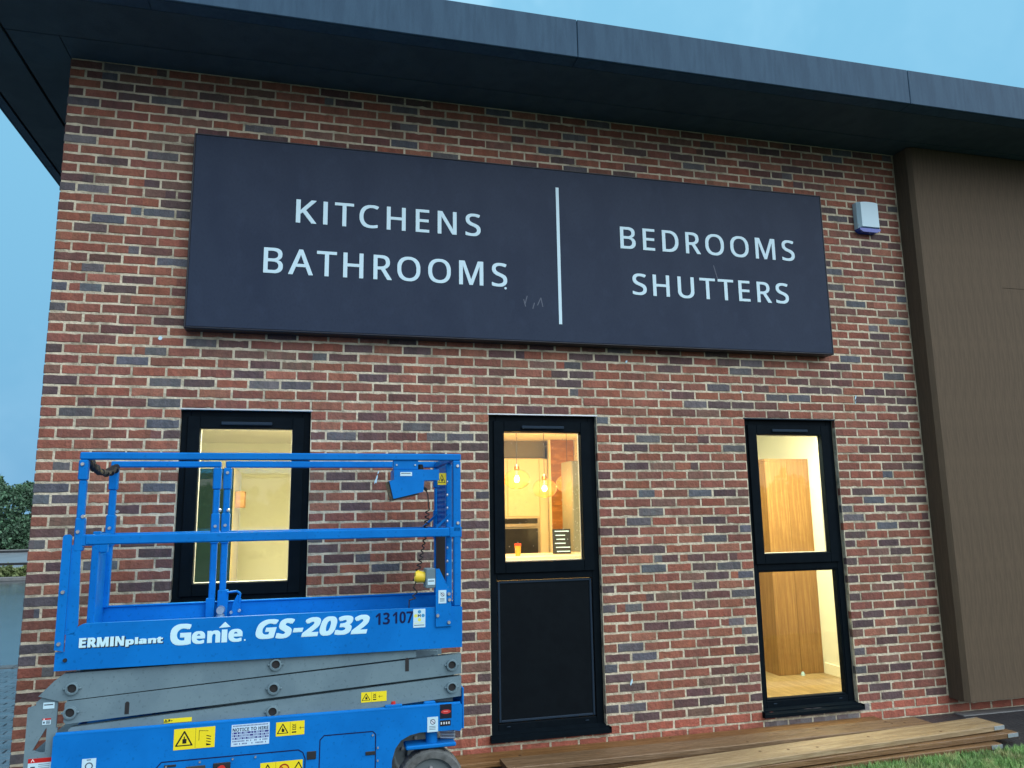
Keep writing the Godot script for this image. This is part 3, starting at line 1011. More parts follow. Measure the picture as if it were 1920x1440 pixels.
	var lp := MB.new(at)
	lp.bar(Vector3(0.575, 1.66, zf + 0.05), Vector3(0.575, 1.66, zf + 0.34), 0.05, 0.03, 0.004)
	lp.bar(Vector3(0.575, 1.085, zf + 0.345), Vector3(0.575, 1.70, zf + 0.345), 0.04, 0.05, 0.004)
	obj("entry_post", lp, M.blue, L)
	boxp("end_plate", Vector3(0.555, 1.061, zf + 0.015), Vector3(0.567, 1.56, zf + 0.31), M.blue, L, 0.003, at)
	boxp("hinge_block", Vector3(0.592, 1.575, zf + 0.33), Vector3(0.64, 1.625, zf + 0.37), M.blue, L, 0.004, at)
	# right end: rails, expanded-metal infill framed in blue, dark kick panel, rung holes
	rail.call(Vector3(2.712, 2.125, zf + 0.045), Vector3(2.712, 2.125, zn - 0.05), 0.04)
	rail.call(Vector3(2.712, 1.662, zf + 0.045), Vector3(2.712, 1.662, zn - 0.05), 0.05)
	rail.call(Vector3(2.708, 1.215, 0.80), Vector3(2.708, 2.104, 0.80), 0.04, "rail_post")
	boxp("mesh_panel", Vector3(2.705, 1.69, zf + 0.06), Vector3(2.713, 2.02, 0.775), M.blue, L, 0.002, at)
	boxp("mesh_frame", Vector3(2.698, 2.021, zf + 0.045), Vector3(2.716, 2.10, 0.775), M.blue, L, 0.003, at)
	boxp("kick_panel", Vector3(2.700, 1.23, zf + 0.05), Vector3(2.712, 1.632, 0.70), M.black, L, 0.002, at)
	var ms := MB.new(at)
	for i in 9:
		for k in 7:
			ms.bar(Vector3(2.703, 1.71 + i * 0.034, zf + 0.075 + k * 0.058), Vector3(2.703, 1.727 + i * 0.034, zf + 0.105 + k * 0.058), 0.004, 0.003, 0.0)
	var msn := obj("mesh_strands", ms, M.blue, L)
	msn.set_meta("kind", "stuff")
	for i in 9:
		var b := MB.new(at)
		b.cyl(Vector3(2.695, 1.30 + i * 0.085, 0.85), Vector3(2.688, 1.30 + i * 0.085, 0.85), 0.010, 0.010, 8)
		obj("rivet", b, M.bolt, L)
	for z in [0.42, 0.95]:
		var g := MB.new(at)
		g.bar(Vector3(2.60, 1.685, z), Vector3(2.695, 1.77, z), 0.016, 0.016, 0.003)
		obj("gusset", g, M.blue, L)
	# --- bolts
	for q in [[0.578, 2.078, zn], [0.600, 1.788, zn], [0.580, 1.705, zn], [2.712, 2.07, zn], [2.712, 1.715, zn], [0.533, 1.385, zn + 0.014], [0.533, 1.115, zn + 0.014],
			[1.277, 2.07, zf + 0.047], [1.292, 1.82, zf + 0.05], [1.24, 1.82, zf + 0.05], [1.215, 1.715, zf + 0.05], [1.277, 1.72, zf + 0.05], [0.615, 1.82, zf + 0.05], [0.575, 1.715, zf + 0.05], [1.39, 1.165, zf + 0.062], [1.34, 1.155, zf + 0.062],
			[2.583, 1.165, zn + 0.014], [2.652, 1.122, zn + 0.014], [2.652, 1.290, zn + 0.014], [2.655, 1.255, zn + 0.014], [0.566, 1.028, zn]]:
		var b := MB.new(at)
		b.cyl(Vector3(q[0], q[1], q[2] - 0.001), Vector3(q[0], q[1], q[2] + 0.009), 0.012, 0.009, 8)
		obj("bolt", b, M.black if q[1] == 1.028 else M.bolt, L)
	# --- platform controls hung on the near rail
	var cb := MB.new(at)
	cb.prism(PackedVector2Array([Vector2(2.314, 2.048), Vector2(2.314, 1.985), Vector2(2.285, 1.978), Vector2(2.312, 1.868), Vector2(2.496, 1.910), Vector2(2.502, 1.980), Vector2(2.596, 1.982), Vector2(2.594, 2.048)]), zn - 0.20, zn - 0.005)
	var cbo := obj("control_box", cb, M.blue, L)
	boxp("hanger", Vector3(2.310, 2.049, zn - 0.055), Vector3(2.464, 2.108, zn - 0.012), M.blue, cbo, 0.003, at)
	for x in [2.33, 2.445]:
		var b := MB.new(at)
		b.cyl(Vector3(x, 2.076, zn - 0.0125), Vector3(x, 2.076, zn - 0.006), 0.006, 0.005, 8)
		obj("screw", b, M.bolt, cbo)
	var under := MB.new(at)
	under.prism(PackedVector2Array([Vector2(2.279, 1.972), Vector2(2.308, 1.856), Vector2(2.470, 1.893), Vector2(2.468, 1.903), Vector2(2.312, 1.8675), Vector2(2.2845, 1.976)]), zn - 0.19, zn - 0.014)
	obj("rubber_base", under, M.black, cbo)
	sticker("label", cbo, Vector2(2.352, 2.008), Vector2(2.425, 2.032), zn - 0.0045, at, pictogram_image(48, 16, 6))
	var kn := MB.new(at)
	kn.cyl(Vector3(2.49, 2.055, zn - 0.10), Vector3(2.49, 2.085, zn - 0.10), 0.022, 0.016, 12)
	obj("joystick", kn, M.black, cbo)
	var gl := MB.new(at)
	gl.tube([Vector3(2.495, 1.935, zn - 0.08), Vector3(2.515, 1.935, zn - 0.08), Vector3(2.53, 1.92, zn - 0.08)], 0.010, 8)
	obj("cable_gland", gl, M.black, cbo)
	sticker("warning_label", cbo, Vector2(2.600, 1.955), Vector2(2.655, 2.03), zn - 0.09, at, warning_image(60, 60, 1))
	# --- coiled cable from the control box down to the deck
	var path := [Vector3(2.525, 1.923, zn - 0.08), Vector3(2.537, 1.89, zn - 0.08), Vector3(2.54, 1.82, zn - 0.08)]
	var coil_n := 150
	for i in coil_n:
		var t := float(i) / coil_n
		var cx := lerpf(2.535, 2.455, t * t * 0.7 + t * 0.3)
		var cy := lerpf(1.80, 1.36, t)
		var amp := 0.011 + 0.003 * sin(t * 9.0)
		path.append(Vector3(cx + cos(t * TAU * 15.0) * amp, cy, zn - 0.08 + sin(t * TAU * 15.0) * amp))
	path.append_array([Vector3(2.445, 1.33, zn - 0.06), Vector3(2.47, 1.30, zn - 0.06), Vector3(2.44, 1.28, zn - 0.06), Vector3(2.46, 1.265, zn - 0.06), Vector3(2.42, 1.255, zn - 0.06), Vector3(2.42, 1.20, zn - 0.07), Vector3(2.47, 1.10, zn - 0.09), Vector3(2.58, 1.10, zn - 0.06)])
	var cc := MB.new(at)
	cc.tube(path, 0.0042, 6)
	obj("coiled_cable", cc, M.black, L)
	# --- socket on its bracket
	var br := MB.new(at)
	br.prism(PackedVector2Array([Vector2(2.572, 1.442), Vector2(2.594, 1.442), Vector2(2.655, 1.315), Vector2(2.668, 1.22), Vector2(2.668, 1.10), Vector2(2.572, 1.10)]), zn + 0.0005, zn + 0.013)
	var bro := obj("socket_bracket", br, M.blue, L)
	boxp("socket_box", Vector3(2.511, 1.328, zn - 0.09), Vector3(2.571, 1.444, zn + 0.012), M.arm, bro, 0.004, at)
	var so := MB.new(at)
	so.cyl(Vector3(2.5105, 1.39, zn - 0.035), Vector3(2.47, 1.395, zn - 0.035), 0.033, 0.036, 16)
	so.cyl(Vector3(2.4695, 1.395, zn - 0.035), Vector3(2.452, 1.397, zn - 0.035), 0.040, 0.030, 16)
	obj("yellow_socket", so, M.yellow, bro)
	sticker("label", bro, Vector2(2.588, 1.236), Vector2(2.636, 1.314), zn + 0.0135, at, pictogram_image(32, 52, 1))
	sticker("label", bro, Vector2(2.522, 1.348), Vector2(2.567, 1.384), zn + 0.0125, at, pictogram_image(32, 24, 6))
	# --- writing on the platform side
	var z := zn + 0.0005
	for q in [[0.006, -0.0045, 0.0, M.black], [0.0, 0.0, 0.0012, M.decal]]:
		lettering("lettering", "ERM", plat, Vector2(0.628 + q[0], 1.088 + q[1]), Vector2(0.774 + q[0], 1.139 + q[1]), z + q[2], at, q[3], 700, 0.04, 0.0, 0, 0.001)
		boxp("lettering", Vector3(0.781 + q[0], 1.088 + q[1], z + q[2]), Vector3(0.799 + q[0], 1.139 + q[1], z + q[2] + 0.001), q[3], plat, 0.0, at)
		lettering("lettering", "N", plat, Vector2(0.806 + q[0], 1.088 + q[1]), Vector2(0.851 + q[0], 1.139 + q[1]), z + q[2], at, q[3], 700, 0.04, 0.0, 0, 0.001)
	lettering("lettering", "plant", plat, Vector2(0.862, 1.0775), Vector2(1.051, 1.126), z, at, M.black, 700, 0.034, 0.0, 0, 0.001)
	lettering("lettering", "plant", plat, Vector2(0.858, 1.081), Vector2(1.047, 1.129), z + 0.0012, at, M.decal, 700, 0.034, 0.0, 0, 0.001)
	# the maker's mark: a swollen G, then the low letters with a roof over the i
	lettering("lettering", "G", plat, Vector2(1.084, 1.073), Vector2(1.192, 1.188), z, at, M.decal, 700, 0.034, 0.0, 0, 0.001)
	lettering("lettering", "en", plat, Vector2(1.196, 1.075), Vector2(1.346, 1.144), z, at, M.decal, 700, 0.034, 0.0, 0, 0.001)
	boxp("lettering", Vector3(1.353, 1.076, z), Vector3(1.383, 1.146, z + 0.001), M.decal, plat, 0.0, at)
	var roof := MB.new(at)
	roof.prism(PackedVector2Array([Vector2(1.337, 1.156), Vector2(1.399, 1.159), Vector2(1.369, 1.188)]), z, z + 0.001)
	obj("lettering", roof, M.decal, plat)
	lettering("lettering", "e", plat, Vector2(1.389, 1.075), Vector2(1.465, 1.146), z, at, M.decal, 700, 0.034, 0.0, 0, 0.001)
	var dt := MB.new(at)
	dt.cyl(Vector3(1.478, 1.083, z), Vector3(1.478, 1.083, z + 0.001), 0.005, 0.005, 10)
	obj("lettering", dt, M.decal, plat)
	lettering("lettering", "GS-2032", plat, Vector2(1.524, 1.080), Vector2(2.186, 1.190), z, at, M.decal, 700, 0.034, 0.22, 0, 0.001)
	lettering("lettering", "13", plat, Vector2(2.212, 1.128), Vector2(2.297, 1.196), z, at, M.navy, 700, 0.0, 0.0, 0, 0.001)
	lettering("lettering", "107", plat, Vector2(2.314, 1.130), Vector2(2.435, 1.198), z, at, M.navy, 700, 0.0, 0.0, 0, 0.001)
	sticker("badge_label", plat, Vector2(2.437, 1.100), Vector2(2.510, 1.208), zn + 0.0005, at, pictogram_image(56, 84, 2))
	# --- folded scissor arms, on both sides
	for side in 2:
		var za := 1.075 if side == 0 else 0.325
		var sgn := 1.0 if side == 0 else -1.0
		var beams := [[0.545, 0.875, 2.46, 0.9835], [0.575, 0.755, 2.735, 0.8715], [0.60, 0.620, 2.735, 0.742]]
		for i in 3:
			var q: Array = beams[i]
			var b := MB.new(at)
			var hw := 0.058
			var a0 := Vector2(q[0], q[1])
			var a1 := Vector2(q[2], q[3])
			var poly: PackedVector2Array
			if i == 0:
				poly = PackedVector2Array([a0 + Vector2(-0.10, -hw + 0.03), a0 + Vector2(0.0, -hw - 0.002), a1 + Vector2(0, -hw), Vector2(2.46, 0.975), Vector2(1.5, 0.972), Vector2(0.56, 0.955), a0 + Vector2(-0.03, 0.045)])
			else:
				poly = PackedVector2Array([a0 + Vector2(0.012, -hw), a1 + Vector2(0, -hw), a1 + Vector2(0, hw), a0 + Vector2(0.012, hw), a0 + Vector2(0, hw - 0.012), a0 + Vector2(0, -hw + 0.012)])
			var z0 := minf(za, za - 0.05 * sgn) if side == 0 else za
			b.prism(poly, z0, z0 + 0.05)
			var bo := obj("scissor_arm", b, M.arm, L)
			if side == 0:
				# pins: a collar, a retaining clip and the dark bore
				var pins := []
				if i == 0: pins = [Vector2(0.606, 0.878), Vector2(1.651, 0.935)]
				if i == 1: pins = [Vector2(0.605, 0.755), Vector2(1.644, 0.805), Vector2(2.676, 0.868)]
				if i == 2: pins = [Vector2(1.642, 0.680), Vector2(2.676, 0.740)]
				for pn in pins:
					var cl := MB.new(at)
					cl.ring(Vector3(pn.x, pn.y, za), Vector3(0, 0, 1), [[0.034, 0.0], [0.033, 0.016], [0.024, 0.018], [0.022, 0.004]], 20)
					cl.bar(Vector3(pn.x - 0.044, pn.y, za + 0.006), Vector3(pn.x - 0.030, pn.y, za + 0.006), 0.010, 0.010, 0.002)
					cl.bar(Vector3(pn.x + 0.030, pn.y, za + 0.006), Vector3(pn.x + 0.044, pn.y, za + 0.006), 0.010, 0.010, 0.002)
					obj("pin_collar", cl, M.arm, bo)
					var bore := MB.new(at)
					bore.cyl(Vector3(pn.x, pn.y, za + 0.0005), Vector3(pn.x, pn.y, za + 0.006), 0.022, 0.022, 16)
					obj("pin_bore", bore, M.black, bo)
				var slots := []
				if i == 1: slots = [[0.882, 0.725, 0.790], [2.405, 0.848, 0.925]]
				for sl in slots:
					var sb := MB.new(at)
					sb.prism(PackedVector2Array([Vector2(sl[0] - 0.011, sl[1]), Vector2(sl[0] + 0.011, sl[1]), Vector2(sl[0] + 0.011, sl[2] - 0.008), Vector2(sl[0] + 0.004, sl[2]), Vector2(sl[0] - 0.004, sl[2]), Vector2(sl[0] - 0.011, sl[2] - 0.008)]), za + 0.0004, za + 0.0016)
					obj("slot", sb, M.black, bo)
				if i == 2:
					sticker("warning_label", bo, Vector2(2.137, 0.690), Vector2(2.285, 0.746), za + 0.0006, at, warning_image(150, 60, 1))
		# inner arms leaning the other way
		for q in [[0.62, 0.92, 2.70, 0.80], [0.62, 0.80, 2.70, 0.69]]:
			var b := MB.new(at)
			b.bar(Vector3(q[0], q[1], za - 0.085 * sgn), Vector3(q[2], q[3], za - 0.085 * sgn), 0.10, 0.04, 0.004)
			obj("inner_arm", b, M.arm, L)
	for q in [[0.606, 0.878], [1.648, 0.80], [2.676, 0.80]]:
		var b := MB.new(at)
		b.cyl(Vector3(q[0], q[1], 0.38), Vector3(q[0], q[1], 1.02), 0.025, 0.025, 12)
		obj("cross_tube", b, M.arm, L)
	# --- entry step plate at the left end
	for zz in [1.05, 0.31]:
		var st := MB.new(at)
		var outer := [PackedVector2Array([Vector2(0.399, 0.36), Vector2(0.435, 0.36), Vector2(0.435, 0.80), Vector2(0.397, 0.79)]),
			PackedVector2Array([Vector2(0.435, 0.68), Vector2(0.538, 0.68), Vector2(0.538, 0.835), Vector2(0.515, 0.862), Vector2(0.492, 0.866), Vector2(0.435, 0.815)]),
			PackedVector2Array([Vector2(0.435, 0.36), Vector2(0.550, 0.36), Vector2(0.550, 0.56), Vector2(0.470, 0.56), Vector2(0.435, 0.575)]),
			PackedVector2Array([Vector2(0.495, 0.56), Vector2(0.550, 0.56), Vector2(0.545, 0.68), Vector2(0.495, 0.68)]),
			PackedVector2Array([Vector2(0.435, 0.575), Vector2(0.490, 0.68), Vector2(0.435, 0.68)])]
		for q in outer:
			st.prism(q, zz, zz + 0.014)
		var so2 := obj("step_plate", st, M.arm, L)
		if zz > 1.0:
			sticker("label", so2, Vector2(0.470, 0.780), Vector2(0.524, 0.812), zz + 0.0145, at, pictogram_image(48, 28, 6))
			sticker("label", so2, Vector2(0.472, 0.700), Vector2(0.512, 0.732), zz + 0.0145, at, pictogram_image(40, 30, 3))
			sticker("danger_label", so2, Vector2(0.420, 0.455), Vector2(0.530, 0.535), zz + 0.0145, at, pictogram_image(96, 72, 3))
	for y in [0.30, 0.52]:
		boxp("step", Vector3(0.405, y, 0.33), Vector3(0.52, y + 0.02, 1.045), M.arm, L, 0.004, at)
	# --- chassis
	var core := MB.new(at)
	core.box(Vector3(0.92, 0.17, 0.34), Vector3(2.30, 0.58, 1.058), 0.01)
	core.box(Vector3(0.56, 0.44, 0.34), Vector3(0.919, 0.58, 1.058), 0.01)
	core.box(Vector3(2.301, 0.49, 0.34), Vector3(2.72, 0.58, 1.058), 0.01)
	var chs := obj("chassis", core, M.blue, L)
	var outline := PackedVector2Array([Vector2(0.538, 0.642), Vector2(0.550, 0.654), Vector2(2.722, 0.650), Vector2(2.735, 0.638), Vector2(2.733, 0.505), Vector2(2.72, 0.492), Vector2(2.68, 0.500),
		Vector2(2.48, 0.503), Vector2(2.42, 0.492), Vector2(2.37, 0.468), Vector2(2.336, 0.425), Vector2(2.318, 0.36), Vector2(2.312, 0.20), Vector2(2.29, 0.16), Vector2(0.94, 0.16), Vector2(0.92, 0.22), Vector2(0.90, 0.36), Vector2(0.85, 0.43), Vector2(0.78, 0.455), Vector2(0.56, 0.458), Vector2(0.538, 0.48)])
	for zz in [[1.059, 1.10], [0.30, 0.339]]:
		var sd := MB.new(at)
		sd.prism(outline, zz[0], zz[1])
		obj("side_cover", sd, M.blue, chs)
	var lip := MB.new(at)
	lip.cyl(Vector3(0.548, 0.648, 1.088), Vector3(2.724, 0.644, 1.088), 0.013, 0.013, 12)
	obj("rolled_edge", lip, M.blue, chs)
	boxp("end_cover", Vector3(2.736, 0.50, 0.31), Vector3(2.748, 0.735, 1.09), M.blue, chs, 0.004, at)
	boxp("end_cover", Vector3(0.545, 0.46, 0.345), Vector3(0.557, 0.60, 1.05), M.blue, chs, 0.004, at)
	# panel gaps on the side cover: control hatch and battery door
	var gap := func(pts: Array):
		var g := MB.new(at)
		for i in pts.size() - 1:
			var a: Vector2 = pts[i]
			var b: Vector2 = pts[i + 1]
			g.bar(Vector3(a.x, a.y, 1.1004), Vector3(b.x, b.y, 1.1004), 0.006, 0.0012, 0.0)
		obj("panel_gap", g, M.navy, chs)
	gap.call([Vector2(1.045, 0.20), Vector2(1.05, 0.44), Vector2(1.075, 0.468), Vector2(1.79, 0.468), Vector2(1.815, 0.452), Vector2(1.828, 0.42), Vector2(1.83, 0.20)])
	gap.call([Vector2(1.905, 0.20), Vector2(1.908, 0.51), Vector2(1.93, 0.532), Vector2(2.205, 0.532), Vector2(2.222, 0.515), Vector2(2.222, 0.20)])
	boxp("hatch_handle", Vector3(1.838, 0.412, 1.1002), Vector3(1.888, 0.455, 1.106), M.black, chs, 0.002, at)
	boxp("hatch_handle", Vector3(2.165, 0.405, 1.1002), Vector3(2.222, 0.425, 1.106), M.black, chs, 0.002, at)
	boxp("lamp_slot", Vector3(1.09, 0.440, 1.1002), Vector3(1.15, 0.452, 1.105), M.black, chs, 0.002, at)
	boxp("gauge", Vector3(1.20, 0.395, 1.1002), Vector3(1.30, 0.435, 1.108), M.dark, chs, 0.003, at)
	boxp("stop_box", Vector3(1.34, 0.385, 1.1002), Vector3(1.43, 0.440, 1.108), M.black, chs, 0.003, at)
	var stp := MB.new(at)
	stp.cyl(Vector3(1.385, 0.408, 1.1085), Vector3(1.385, 0.408, 1.128), 0.020, 0.024, 14)
	obj("stop_button", stp, M.red, chs)
	for q in [[1.27, 0.452], [1.56, 0.452], [1.44, 0.452], [1.10, 0.443], [2.235, 0.44], [2.235, 0.37], [2.205, 0.512]]:
		var b := MB.new(at)
		b.cyl(Vector3(q[0], q[1], 1.1002), Vector3(q[0], q[1], 1.107), 0.007, 0.005, 8)
		obj("screw", b, M.bolt, chs)
	sticker("warning_label", chs, Vector2(1.131, 0.524), Vector2(1.342, 0.632), 1.1004, at, warning_image(180, 92, 0))
	sticker("warning_label", chs, Vector2(1.665, 0.550), Vector2(1.820, 0.624), 1.1004, at, warning_image(150, 72, 1))
	sticker("warning_label", chs, Vector2(1.588, 0.335), Vector2(1.815, 0.416), 1.1004, at, warning_image(200, 70, 2))
	sticker("warning_label", chs, Vector2(1.072, 0.662), Vector2(1.215, 0.684), 1.0765, at, warning_image(120, 18, 1))
	sticker("label", chs, Vector2(0.685, 0.452), Vector2(0.753, 0.520), 1.1004, at, pictogram_image(48, 48, 0))
	sticker("label", chs, Vector2(2.524, 0.500), Vector2(2.588, 0.584), 1.1004, at, pictogram_image(48, 62, 1))
	sticker("label", chs, Vector2(2.600, 0.570), Vector2(2.670, 0.650), 1.1004, at, pictogram_image(60, 68, 4))
	sticker("label", chs, Vector2(2.600, 0.528), Vector2(2.664, 0.560), 1.1004, at, pictogram_image(60, 28, 5))
	# the hirer's notice
	var nt := img(140, 80, Color(0.74, 0.86, 0.94))
	for i in 5:
		nt.fill_rect(Rect2i(3, 28 + i * 10, 134, 7), Color(0.2, 0.22, 0.5) if i < 3 else Color(0.74, 0.86, 0.94))
		for k in 26:
			if rng.randf() < 0.75:
				nt.fill_rect(Rect2i(5 + k * 5, 29 + i * 10, 3, 5), Color(0.74, 0.86, 0.94) if i < 3 else Color(0.25, 0.3, 0.5))
	for k in 26:
		nt.fill_rect(Rect2i(5 + k * 5, 3, 3, 5), Color(0.3, 0.35, 0.55))
	sticker("notice_label", chs, Vector2(1.428, 0.516), Vector2(1.630, 0.630), 1.1004, at, nt)
	lettering("lettering", "NOTICE TO HIRE", chs, Vector2(1.434, 0.594), Vector2(1.624, 0.612), 1.1022, at, M.navy, 700, 0.0, 0.0, 0, 0.0006)
	# rotating beacon stubs on the chassis top
	boxp("bracket", Vector3(2.275, 0.6525, 1.04), Vector3(2.375, 0.668, 1.098), M.blue, chs, 0.003, at)
	var rb := MB.new(at)
	rb.cyl(Vector3(2.325, 0.6685, 1.07), Vector3(2.325, 0.684, 1.07), 0.016, 0.012, 12)
	obj("red_cap", rb, M.red, chs)
	boxp("bracket", Vector3(2.505, 0.6505, 1.03), Vector3(2.575, 0.670, 1.09), M.blue, chs, 0.006, at)
	# steering yoke and wheels
	boxp("yoke", Vector3(2.40, 0.405, 0.96), Vector3(2.70, 0.428, 1.09), M.blue, L, 0.006, at)
	var kp := MB.new(at)
	kp.cyl(Vector3(2.56, 0.4285, 1.03), Vector3(2.56, 0.51, 1.03), 0.036, 0.036, 16)
	obj("king_pin", kp, M.blue, L)
	var hose := MB.new(at)
	for i in 3:
		hose.tube([Vector3(2.62, 0.475 - i * 0.018, 1.0), Vector3(2.70, 0.472 - i * 0.018, 1.02), Vector3(2.715, 0.45, 0.9)], 0.008, 8)
	obj("hydraulic_hose", hose, M.galv, L)
	for wx in [0.72, 2.553]:
		for wz in [[0.965, 1.085], [0.315, 0.435]]:
			var c := Vector3(wx, 0.197, wz[0])
			var wh := MB.new(at)
			var wd: float = wz[1] - wz[0]
			wh.ring(c, Vector3(0, 0, 1), [[0.03, 0.0], [0.135, 0.0], [0.16, 0.012], [0.186, 0.006], [0.197, 0.018], [0.197, wd - 0.018], [0.186, wd - 0.004], [0.150, wd - 0.006], [0.146, wd - 0.020]], 40)
			var wo := obj("wheel", wh, M.tyre, L)
			var tr := MB.new(at)
			for i in 24:
				var t := TAU * i / 24.0
				var dir := Vector3(cos(t), sin(t), 0)
				tr.obox(c + dir * 0.1955 + Vector3(0, 0, wd * 0.5), Basis(Vector3(-sin(t), cos(t), 0), dir, Vector3(0, 0, 1)), Vector3(0.034, 0.007, wd - 0.03), 0.002)
			obj("tread", tr, M.tyre, wo)
			var hb := MB.new(at)
			hb.ring(c, Vector3(0, 0, 1), [[0.146, wd - 0.024], [0.132, wd - 0.040], [0.07, wd - 0.044], [0.055, wd - 0.018], [0.0, wd - 0.014]], 32)
			obj("rim", hb, M.hub, wo)
			for i in 5:
				var t := TAU * i / 5.0 + 0.3
				var nb := MB.new(at)
				nb.cyl(c + Vector3(cos(t) * 0.092, sin(t) * 0.092, wd - 0.043), c + Vector3(cos(t) * 0.092, sin(t) * 0.092, wd - 0.028), 0.011, 0.010, 6)
				obj("wheel_nut", nb, M.bolt, wo)


# ------------------------------------------------------------------ boards
func build_board(label: String, x_right: float, z_mid: float, length: float, y: float, turn: float, lin: Color, k: int, tilt := 0.0, band := true, width := 0.225):
	var o := thing("scaffold_board", label, "board", Vector3(x_right, y, z_mid), 0.0, "scaffold boards by the wall")
	o.rotation = Vector3(0, turn, tilt)
	var m := wood(lin, k)
	var b := MB.new()
	# slightly bowed plank in segments
	var n := 14
	var w := width * 0.5
	var prev := []
	for i in n + 1:
		var t := float(i) / n
		var x := -length * (1.0 - t)
		var up := 0.003 * sin(t * PI * 2.0 + k)
		var jw := 0.0015 * sin(t * 23.0 + k * 2.0)
		var ring := [Vector3(x, up, w - 0.004 + jw), Vector3(x, up + 0.004, w + jw), Vector3(x, up + 0.034, w + jw), Vector3(x, up + 0.038, w - 0.005 + jw),
			Vector3(x, up + 0.038, -w + 0.005), Vector3(x, up + 0.034, -w), Vector3(x, up + 0.004, -w), Vector3(x, up, -w + 0.004)]
		if i == 0:
			for q in range(1, 7): b.tri(ring[0], ring[q + 1], ring[q])
		else:
			for q in 8:
				b.quad(prev[q], ring[q], ring[(q + 1) % 8], prev[(q + 1) % 8])
		if i == n:
			for q in range(1, 7): b.tri(ring[0], ring[q], ring[q + 1])
		prev = ring
	obj("plank", b, m, o)
	if band:
		for e in [0.0, -length]:
			var h := MB.new()
			var s := -1.0 if e == 0.0 else 1.0
			h.box(Vector3(minf(e, e + s * 0.10), 0.0055, w + 0.0025), Vector3(maxf(e, e + s * 0.10), 0.033, w + 0.0045), 0.0005)
			h.box(Vector3(minf(e, e + s * 0.10), 0.0055, -w - 0.0045), Vector3(maxf(e, e + s * 0.10), 0.033, -w - 0.0025), 0.0005)
			h.box(Vector3(minf(e - s * 0.001, e - s * 0.003), 0.0055, -w - 0.0045), Vector3(maxf(e - s * 0.001, e - s * 0.003), 0.033, w + 0.0045), 0.0005)
			obj("end_band", h, M.galv, o)
	for i in 5:
		var kn := MB.new()
		var c := Vector3(-length * rng.randf_range(0.05, 0.95), 0.0375, rng.randf_range(-0.08, 0.08))
		var up := 0.003 * sin((1.0 + c.x / length) * PI * 2.0 + k)
		kn.cyl(c + Vector3(0, up, 0), c + Vector3(0, up + 0.0012, 0), 0.012, 0.010, 10)
		obj("knot", kn, M.knot, o)

func build_boards():
	M.knot = mat(Color(0.09, 0.045, 0.02), 0.8)
	build_board("orange brown scaffold board lying flat against the foot of the brick wall", 6.45, 0.135, 3.9, 0.002, 0.0, Color(0.60, 0.38, 0.17), 1)
	build_board("weathered grey scaffold board second from the wall, its cut end below the black window panel", 6.63, 0.385, 3.48, 0.042, 0.012, Color(0.58, 0.46, 0.33), 2, 0.0, false)
	build_board("brown scaffold board at the bottom of the stack along the grass edge", 6.80, 0.835, 3.9, 0.002, 0.045, Color(0.48, 0.34, 0.20), 3)
	build_board("brown scaffold board under the pale one, its metal end furthest right", 7.03, 0.760, 3.9, 0.046, 0.062, Color(0.52, 0.37, 0.22), 4)
	build_board("pale yellow scaffold board on top of the stack", 6.96, 0.700, 3.9, 0.092, 0.085, Color(0.90, 0.82, 0.62), 5, 0.004, true, 0.24)
	build_board("lowest scaffold board lying under the weathered grey one", 6.2, 0.41, 3.0, 0.002, 0.0, Color(0.33, 0.21, 0.1), 6)


